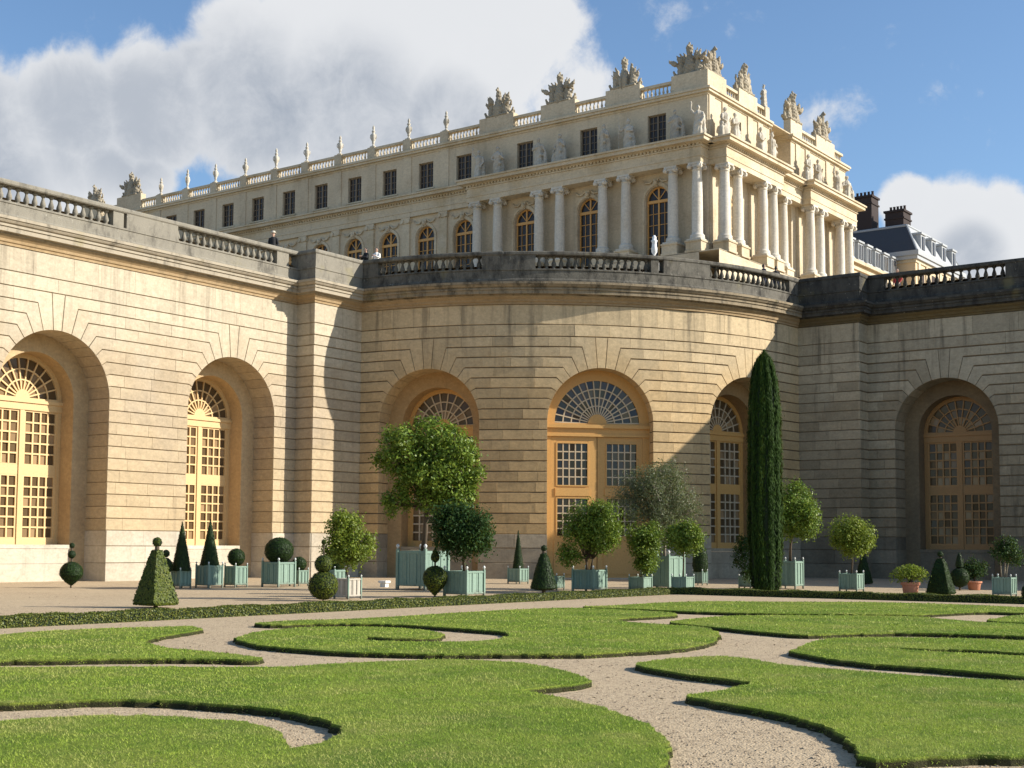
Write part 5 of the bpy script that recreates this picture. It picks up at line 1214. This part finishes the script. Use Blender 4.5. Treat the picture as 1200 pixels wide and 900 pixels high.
# ------------------------------------------------------------------ planter boxes
def planter(corner, W, H, label, mat='green', group='painted wooden planter boxes on the gravel'):
    """corner = the corner nearest the camera (largest x, smallest y)"""
    x1, y0 = corner; x0, y1 = x1-W, y0+W; mt = M[mat]
    t = thing('planter_box', label, 'planter', ((x0+x1)/2,(y0+y1)/2,0), group)
    p = max(.045, W*.075); ft = .07*H/.9+.03; ph = H*1.02
    for cx, cy in ((x0,y0),(x1,y0),(x1,y1),(x0,y1)):
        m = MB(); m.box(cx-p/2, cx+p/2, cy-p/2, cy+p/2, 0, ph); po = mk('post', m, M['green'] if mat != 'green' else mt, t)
        m = MB(); m.lathe([(p*.3,ph),(p*.28,ph+p*.25),(p*.62,ph+p*.7),(p*.66,ph+p*1.1),(p*.4,ph+p*1.6),(.004,ph+p*1.8)], 10, (cx,cy,0)); mk('finial', m, M['iron'], po, smooth=True)
    nb = 5 if W < .8 else 7
    for ax in range(4):
        for i in range(nb):
            a = p/2+(W-p)*i/nb+.004; b = p/2+(W-p)*(i+1)/nb-.004; m = MB(); e = .004*((i*7)%3)
            if ax == 0: m.box(x0+a, x0+b, y0+.012-e, y0+.04, ft, H*.97)
            elif ax == 1: m.box(x1-.04, x1-.012+e, y0+a, y0+b, ft, H*.97)
            elif ax == 2: m.box(x0+a, x0+b, y1-.04, y1-.012, ft, H*.97)
            else: m.box(x0+.012, x0+.04, y0+a, y0+b, ft, H*.97)
            mk('board', m, mt, t)
    for z in (ft+.02, H*.90):
        m = MB(); e = .012; zz = z+.045*H+.01
        m.box(x0+p/2+.002,x1-p/2-.002,y0-e,y0+.006,z,zz); m.box(x1-.006,x1+e,y0+p/2+.002,y1-p/2-.002,z,zz); m.box(x0+p/2+.002,x1-p/2-.002,y1-.006,y1+e,z,zz); m.box(x0-e,x0+.006,y0+p/2+.002,y1-p/2-.002,z,zz)
        mk('rail', m, mt, t)
    if H > .6:
        m = MB(); 
        for u in (.32, .68): m.box(x1-.02, x1+.018, y0+W*u-.012, y0+W*u+.012, ft+.05, H*.93); m.box(x0+W*u-.012, x0+W*u+.012, y0-.018, y0+.02, ft+.05, H*.93)
        mk('iron_strap', m, mt, t)
    m = MB(); m.box(x0+.045, x1-.045, y0+.045, y1-.045, ft+.02, H*.90); mk('soil', m, M['soil'], t)
    return ((x0+x1)/2, (y0+y1)/2, H*.90)
rst = np.random.RandomState(5)
def tree(base, blobs, label, leaf='leaf_orange', n=5000, L=.11, Wd=.055, trunk=.05, stems=1, bark='bark', cat='tree', name='orange_tree', clump=.13, fill=.45, flat=1.0):
    t = thing(name, label, cat, base)
    cx = sum(b[0]*b[3] for b in blobs)/sum(b[3] for b in blobs); cy = sum(b[1]*b[3] for b in blobs)/sum(b[3] for b in blobs)
    lowz = min(b[2]-b[3]*.3 for b in blobs); m = MB(); r = random.Random(len(blobs)*7+n)
    for bx, by, bz, br in list(blobs):      # smaller tufts pushing out of the main lumps
        for k in range(2):
            q = Vector((r.uniform(-1,1), r.uniform(-1,1), r.uniform(-.5,1))).normalized()*br*.92; blobs = blobs+[(bx+q.x, by+q.y, bz+q.z, br*r.uniform(.26,.42))]
    for s in range(stems):
        o = (r.uniform(-.08,.08) if stems > 1 else 0, r.uniform(-.08,.08) if stems > 1 else 0)
        f = Vector((base[0]*.6+cx*.4+o[0]*2, base[1]*.6+cy*.4+o[1]*2, lowz))
        b0 = Vector((base[0]+o[0], base[1]+o[1], base[2]-.02)); md = b0.lerp(f, .5)+Vector((r.uniform(-.03,.03), r.uniform(-.03,.03), 0))
        m.tube([b0, md, f], [trunk*1.15, trunk, trunk*.8], 8)
        for bx, by, bz, br in blobs:
            q = Vector((bx,by,bz)); mm = f.lerp(q, .5)+Vector((r.uniform(-.1,.1), r.uniform(-.1,.1), -.05))*br
            m.tube([f-Vector((0,0,.05)), mm, q], [trunk*.6, trunk*.4, trunk*.15], 6)
            for k in range(4):
                e = q+Vector((r.uniform(-1,1), r.uniform(-1,1), r.uniform(-.6,1))).normalized()*br*.8; m.tube([mm.lerp(q, .5), e], [trunk*.25, trunk*.07], 5)
    mk('trunk', m, M[bark], t, smooth=True)
    npmesh('crown', crown_leaves(blobs, n, L, Wd, rst, clump, .35, fill, flat), 4, M[leaf], t)
BL = {
 'bigtree':[(-33.16,38.71,5.14,.92),(-32.3,39.5,5.57,.80),(-31.75,39.75,5.17,.88),(-31.45,40.06,4.37,.62),(-33.0,38.95,4.17,.62),(-32.2,39.2,4.47,.85),(-31.75,39.9,3.57,.70),(-33.45,38.69,3.27,.50),(-32.6,39.5,3.47,.55),(-31.55,40.05,3.42,.45),(-33.65,38.45,4.87,.45),(-31.25,40.2,4.12,.26)],
 'lightorange':[(-28.96,31.08,2.11,.53),(-28.66,31.35,1.64,.45),(-29.19,30.96,1.56,.39),(-28.84,31.25,1.25,.32),(-29.05,30.99,2.37,.26)],
 'darktree':[(-27.51,34.53,2.34,.5),(-26.95,34.94,2.32,.55),(-27.26,34.75,1.93,.61),(-27.7,34.43,1.93,.33),(-26.79,35.1,1.88,.33),(-27.27,34.67,2.67,.33)],
 'orange2':[(-27.0,42.5,2.15,.62),(-27.25,42.24,2.62,.69),(-26.74,42.6,2.69,.53),(-27.62,42.0,2.31,.53),(-27.02,42.46,2.06,.56),(-26.61,42.75,2.16,.38),(-27.86,41.92,1.37,.34)],
 'olive':[(-26.58,46.07,3.74,1.06),(-27.27,45.61,3.34,.76),(-25.93,46.59,3.35,.69),(-26.68,46.1,2.76,.93),(-27.05,45.7,4.1,.6),(-26.16,46.33,4.28,.56),(-25.54,46.9,3.03,.33)],
 'small17':[(-26.4,44.35,2.08,.42),(-25.99,44.65,2.08,.42),(-26.22,44.54,1.54,.48),(-26.19,44.61,1.06,.35)],
 't18':[(-24.47,43.89,1.95,.47),(-24.12,44.15,1.89,.47),(-24.01,44.2,2.2,.28),(-24.26,44.01,2.26,.34)],
 't22':[(-23.27,51.3,3.45,.76),(-23.07,51.5,2.94,.72),(-23.41,51.26,2.76,.59),(-22.89,51.66,2.56,.45)],
 't23':[(-20.29,49.46,2.23,.58),(-19.85,49.79,2.13,.52),(-20.1,49.64,1.81,.52)],
 't29':[(-14.08,48.35,1.59,.38),(-13.9,48.5,1.41,.3),(-14.0,48.39,1.82,.24)],
 'dark':[(-25.03,50.39,1.72,.31),(-25.11,50.39,1.21,.31),(-24.97,50.54,.69,.28)],
}
c = planter((-32.77,39.54), 1.36, 1.52, 'largest teal planter box, tall, under the big round-headed tree')
tree(c, BL['bigtree'], 'largest green tree with a broad lumpy crown in front of the left bay arch', n=21000, L=.14, Wd=.07, trunk=.10, clump=.12, name='bitter_orange_tree', fill=.18)
c = planter((-28.98,31.27), .58, .66, 'small bleached wooden planter box with teal corner posts', 'rawwood')
tree(c, BL['lightorange'], 'bright yellow-green shrubby orange tree in the bleached wooden box', 'leaf_lime', 7000, .10, .05, .035, clump=.10, fill=.45)
c = planter((-27.23,34.96), .92, .88, 'teal planter box under the darkest round tree left of the door')
tree(c, BL['darktree'], 'dark glossy round tree just right of the largest tree', 'leaf_dark', 14000, .10, .055, .05, clump=.13, fill=.4)
c = planter((-27.23,42.51), .90, .84, 'teal planter box of the many-stemmed tree before the big door')
tree(c, BL['orange2'], 'round many-stemmed orange tree in front of the big door', 'leaf_orange', 15000, .10, .05, .035, 3, clump=.12, fill=.4)
planter((-29.35,43.25), .50, .56, 'small empty teal planter box half hidden left of the box before the door')
c = planter((-26.15,46.2), 1.20, 1.36, 'tall teal planter box under the grey olive tree')
tree(c, BL['olive'], 'loose grey-green olive tree right of the big door', 'leaf_olive', 19000, .11, .030, .06, 2, 'palebark', name='olive_tree', clump=.17, fill=.55)
c = planter((-26.3,44.55), .62, .55, 'low teal planter box in front of the tall olive box')
tree(c, BL['small17'], 'narrow drooping orange tree in front of the olive box', 'leaf_mid', 7000, .10, .05, .03, clump=.10, fill=.4)
c = planter((-24.3,44.2), .58, .60, 'small teal planter box with a thin-stemmed tree left of the cypress')
tree(c, BL['t18'], 'small flat-headed orange tree on a thin stem left of the cypress', 'leaf_orange', 6500, .10, .05, .028, clump=.10, fill=.4)
c = planter((-23.36,51.57), .78, 1.16, 'tall teal planter box just right of the cypress')
tree(c, BL['t22'], 'round orange tree half hidden right behind the cypress', 'leaf_mid', 12000, .11, .055, .055, clump=.12, fill=.35)
c = planter((-20.07,49.84), .68, .72, 'teal planter box under the yellow-green globe tree in front of the grey pilaster')
tree(c, BL['t23'], 'yellow-green globe orange tree in front of the grey pilaster', 'leaf_lime', 8000, .10, .05, .032, clump=.10, fill=.35)
c = planter((-13.98,48.58), .62, .70, 'dark teal planter box near the right edge of the picture')
tree(c, BL['t29'], 'small dark tree on pale thin stems near the right edge', 'leaf_dark', 2600, .09, .045, .018, 4, 'palebark', clump=.09)
c = planter((-24.95,50.75), .5, .5, 'teal planter box hidden behind the cypress on its left side')
tree(c, BL['dark'], 'dark narrow shrub peeping out left behind the cypress', 'leaf_dark', 1800, .11, .05, .03, clump=.10)

# ------------------------------------------------------------------ clipped topiary
rsc = np.random.RandomState(9)
def rev(prof, c, n=20): m = MB(); m.lathe(prof, n, c); return m
def ball_prof(r, zc, sz=1.0, n=9): return [(max(.003, r*math.sin(math.pi*i/n)), zc-r*sz*math.cos(math.pi*i/n)) for i in range(n+1)]
def topiary(base, shapes, label, leaf='leaf_box', stem=None, name='topiary', dens=620, L=.060, Wd=.042, cat='topiary'):
    """shapes: list of (profile, nsides, rot); each becomes a clipped crown"""
    t = thing(name, label, cat, base)
    if stem: m = MB(); m.tube([Vector(base)+Vector((0,0,-.02)), Vector(base)+Vector((0,0,stem[1]))], stem[0], 8); mk('stem', m, M['bark'], t)
    for prof, ns, rot in shapes:
        m = MB(); p2 = [(r*.965, z) for r, z in prof]; m.lathe(p2, ns, base, rot=rot)
        ar = sum(math.pi*(a[0]+b[0])*math.hypot(a[0]-b[0], a[1]-b[1]) for a, b in zip(prof, prof[1:])); sc_ = 1
        o = mk('clipped_crown', m, M['core'], t)
        m2 = MB(); m2.lathe(prof, ns, base, rot=rot)
        k = max(140, int(ar*dens*1.35)); sm = min(1.0, .55+max(p[0] for p in prof))
        npmesh('foliage', surf_leaves(m2.v, m2.f, k, L*sm, Wd*sm, rsc, .028*sm, None, .26), 4, M[leaf], o)
def cone_prof(r, z0, z1, rt=.02, n=8): return [(.02,z0-.04),(r*.9,z0-.02)]+[(r+(rt-r)*i/n, z0+(z1-z0)*i/n) for i in range(n+1)]
# free standing
topiary((-44.01,32.16,0), [([(.02,.10),(.12,.16),(.30,.32)]+ball_prof(.43,.56)[4:],20,0), (ball_prof(.15,1.26),14,0), (ball_prof(.10,1.60),12,0)], 'dark topiary of one large and two tiny stacked balls at far left', stem=(.035,1.6))
sq = math.pi/4
topiary((-28.75,23.65,0), [([(.02,.07),(.56,.09),(.585,.14),(.50,.42),(.36,.85),(.22,1.28),(.13,1.50),(.02,1.52)],4,sq), (ball_prof(.125,1.72),14,0)], 'square pyramid topiary topped by a ball, one side brightly lit', 'leaf_boxlight', (.06,1.7), dens=900)
topiary((-28.73,29.9,0), [(ball_prof(.44,.46,.95),22,0), (ball_prof(.27,1.10),18,0), (ball_prof(.075,1.76),12,0)], 'two stacked topiary balls with a tiny ball on a stem, left of the bleached box', 'leaf_boxlight', (.02,1.75))
topiary((-28.26,34.6,0), [([(.03,.05),(.08,.12),(.22,.26),(.35,.42)]+[(.39,.58),(.385,.70),(.33,.84),(.22,.95),(.10,1.0),(.02,1.01)],22,0), ([(.02,1.12),(.13,1.20),(.155,1.30),(.11,1.42),(.04,1.54),(.01,1.6)],14,0)], 'egg-shaped topiary with a teardrop on top in front of the largest planter', 'leaf_boxlight', (.03,1.2))
topiary((-27.56,39.8,0), [([(.03,.13),(.30,.15),(.47,.20),(.455,.28),(.36,.62),(.24,1.05),(.12,1.38),(.03,1.46)],22,0), (ball_prof(.11,1.60),12,0)], 'dark round cone topiary with a small ball on top, left of the big door', stem=(.07,1.5))
topiary((-16.43,48.6,0), [([(.02,.05),(.55,.07),(.57,.12),(.40,.62),(.22,1.15),(.12,1.30),(.02,1.32)],4,sq), (ball_prof(.105,1.47),12,0)], 'dark square pyramid topiary with a ball on top, right of the pot of bright leaves', stem=(.05,1.45), dens=800)
topiary((-17.83,55.02,0), [(ball_prof(.37,.52,1.05),20,0), ([(.02,.85),(.16,.95),(.14,1.15),(.07,1.42),(.01,1.52)],14,0)], 'dark topiary ball with a pointed cap behind the pyramid at right', stem=(.05,.9))
topiary((-10.85,40.0,0), [(ball_prof(.36,.42),20,0)], 'dark topiary ball cut by the right edge of the picture', stem=(.04,.4))
topiary((-24.09,60.67,0), [(cone_prof(.42,.08,1.62),20,0)], 'dark cone topiary partly hidden behind the globe tree at right', stem=(.05,.2))
# in boxes
c = planter((-40.46,34.41), .50, .70, 'teal planter box with the leftmost tall cone')
topiary(c, [(cone_prof(.36,.06,1.90,.01),20,0)], 'tall slim clipped cone, leftmost of the two in teal boxes', stem=(.03,.2))
c = planter((-40.13,35.5), .70, .90, 'teal planter box holding the second tall cone from the left')
topiary(c, [(cone_prof(.37,.04,1.82,.01),20,0)], 'tall slim clipped cone, second from the left', stem=(.03,.2))
c = planter((-40.0,36.75), .60, .86, 'teal planter box with a ball, tucked behind the second cone')
topiary(c, [(ball_prof(.34,.40),20,0)], 'clipped ball showing just behind the second tall cone', stem=(.04,.2))
c = planter((-39.09,38.16), .90, 1.02, 'broad teal planter box under the large clipped ball at left')
topiary(c, [(ball_prof(.57,.52,.92),22,0)], 'largest clipped ball in a teal box, beside the left wing pilaster', stem=(.06,.2))
c = planter((-39.75,39.95), .52, .66, 'small teal planter box right behind the large ball box')
topiary(c, [(ball_prof(.30,.30),18,0)], 'small clipped ball right behind the large boxed ball', stem=(.04,.2))
c = planter((-32.07,33.92), .55, .86, 'teal planter box behind the bleached wooden box')
topiary(c, [(ball_prof(.38,.36),20,0)], 'clipped ball behind the stacked balls, left of the yellow-green tree', stem=(.04,.2))
c = planter((-35.42,49.28), .64, .70, 'teal planter box against the bay wall left of the big door')
topiary(c, [(cone_prof(.25,.04,1.75,.01),18,0)], 'slim dark cone in a teal box against the wall left of the door', stem=(.03,.2))
c = planter((-28.7,53.68), .46, .62, 'shaded planter box by the wall between olive and cypress')
topiary(c, [([(.02,.0),(.30,.03),(.34,.3),(.31,.8),(.22,1.12),(.05,1.25)],18,0)], 'dark rounded cone in the shaded box between olive and cypress', stem=(.03,.2))
topiary((-40.75,33.95,0), [(ball_prof(.26,.85,1.2),16,0),(ball_prof(.14,1.32),12,0)], 'dark double-ball shrub half hidden behind the leftmost tall cone', stem=(.03,.9))
# cypress
t = thing('cypress', 'tall narrow dark green cypress standing before the right bay arch', 'tree', (-21.27,44.5,0))
prof = [(.05,.08),(.36,.12),(.50,.30),(.555,.9),(.585,2.0),(.59,3.4),(.58,4.8),(.565,6.0),(.53,6.9),(.46,7.6),(.36,8.1),(.22,8.42),(.03,8.60)]
m = MB(); m.lathe([(r*.90,z) for r,z in prof], 22, (-21.27,44.5,0)); mk('inner_branches', m, M['core'], t)
m = MB(); m.tube([(-21.27,44.5,-.02),(-21.27,44.5,1.0)], .13, 8); mk('trunk', m, M['bark'], t)
nlobe = 11; n = 46000; z = rsc.rand(n)**.9*8.55+.12; rr = np.interp(z, [p[1] for p in prof], [p[0] for p in prof]); an = rsc.rand(n)*6.283
an = an+.05*np.sin(nlobe*an)
lob = 0.93+.075*np.cos(nlobe*an+z*.35+1.2*np.sin(z*.7))+.03*np.cos(7*an-z*.8)+.045*np.sin(z*2.6+3*an+1.5*np.sin(z*.9))*np.cos(2*an-z*1.7)+.05*rsc.normal(size=n)
P = np.stack([-21.27+rr*lob*np.cos(an), 44.5+rr*lob*np.sin(an), z],1)
Nn = np.stack([np.cos(an),np.sin(an),.15*np.ones(n)],1)+rnd_unit(rsc, n)*.55; Nn /= np.linalg.norm(Nn,axis=1)[:,None]
k_ = rsc.rand(n) < .06; P[k_] += Nn[k_]*(.10*rsc.rand(int(k_.sum())))[:,None]
npmesh('crown', leaf_quads(P, Nn, .15, .030, rsc, .8), 4, M['leaf_cyp'], t)
# terracotta pots
def pot(base, R, H, label):
    t = thing('terracotta_pot', label, 'pot', base)
    m = MB(); m.lathe([(R*.68,0),(R*.74,.02),(R*.90,H*.75),(R*.92,H*.8)], 24, base); mk('body', m, M['terracotta'], t, smooth=True)
    m = MB(); m.lathe([(R*.92,H*.80),(R*1.04,H*.81),(R*1.06,H*.97),(R*1.0,H),(R*.88,H),(R*.86,H*.86)], 24, base, cap=False); mk('rim', m, M['terracotta'], t)
    m = MB(); m.lathe([(R*.87,H*.86),(R*.86,H*.9)], 24, base); mk('soil', m, M['soil'], t)
    return (base[0], base[1], base[2]+H*.9)
c = pot((-17.07,47.3,0), .32, .48, 'sunlit terracotta pot with a bright leafy plant')
t = thing('potted_shrub', 'bright green bushy plant spilling from the sunlit terracotta pot', 'plant', c)
n = 1500; a = rsc.rand(n)*6.283; e = np.clip(rsc.normal(.65,.35,n),.02,1.5); l = .35+.45*rsc.rand(n)
b0 = np.array(c); D = np.stack([np.cos(a)*np.sin(e)*1.0,np.sin(a)*np.sin(e)*1.0,np.cos(e)*.85],1)
P = b0+D*l[:,None]; Nn = rnd_unit(rsc,n)*.8+np.array([0,0,.5]); Nn /= np.linalg.norm(Nn,axis=1)[:,None]
npmesh('foliage', leaf_quads(P, Nn, .11, .045, rsc, .5), 4, M['leaf_lime'], t)
m = MB(); r_ = random.Random(2)
for i in range(40):
    aa = r_.uniform(0,6.28); ee = abs(r_.gauss(.6,.3)); q = Vector(c)+Vector((math.cos(aa)*math.sin(ee),math.sin(aa)*math.sin(ee),math.cos(ee)*.85))*.6; m.tube([c, Vector(c).lerp(q,.5)+Vector((0,0,.04)), q], [.008,.006,.003], 4)
mk('stem', m, M['bark'], t)
c = pot((-17.55,55.94,0), .30, .36, 'shaded terracotta pot with a dark bush by the right wing')
tree(c, [(-17.72,55.79,.78,.31),(-17.40,56.02,.78,.31),(-17.57,55.9,.93,.31)], 'dark low bush in the shaded terracotta pot', 'leaf_dark', 2200, .08, .045, .02, 3, cat='plant', name='potted_bush', clump=.08)
# pale stone block by the wall
m = MB(); X0, Y0 = -36.6, 41.6; m.box(X0-.20,X0+.20,Y0-.15,Y0+.15,.17,.26); m.box(X0-.14,X0+.14,Y0-.10,Y0+.10,0,.168)
setp(mk('stone_block', m, M['marble'], loc=(X0,Y0,0)), 'small pale capped stone block on the gravel left of the largest planter', 'block')
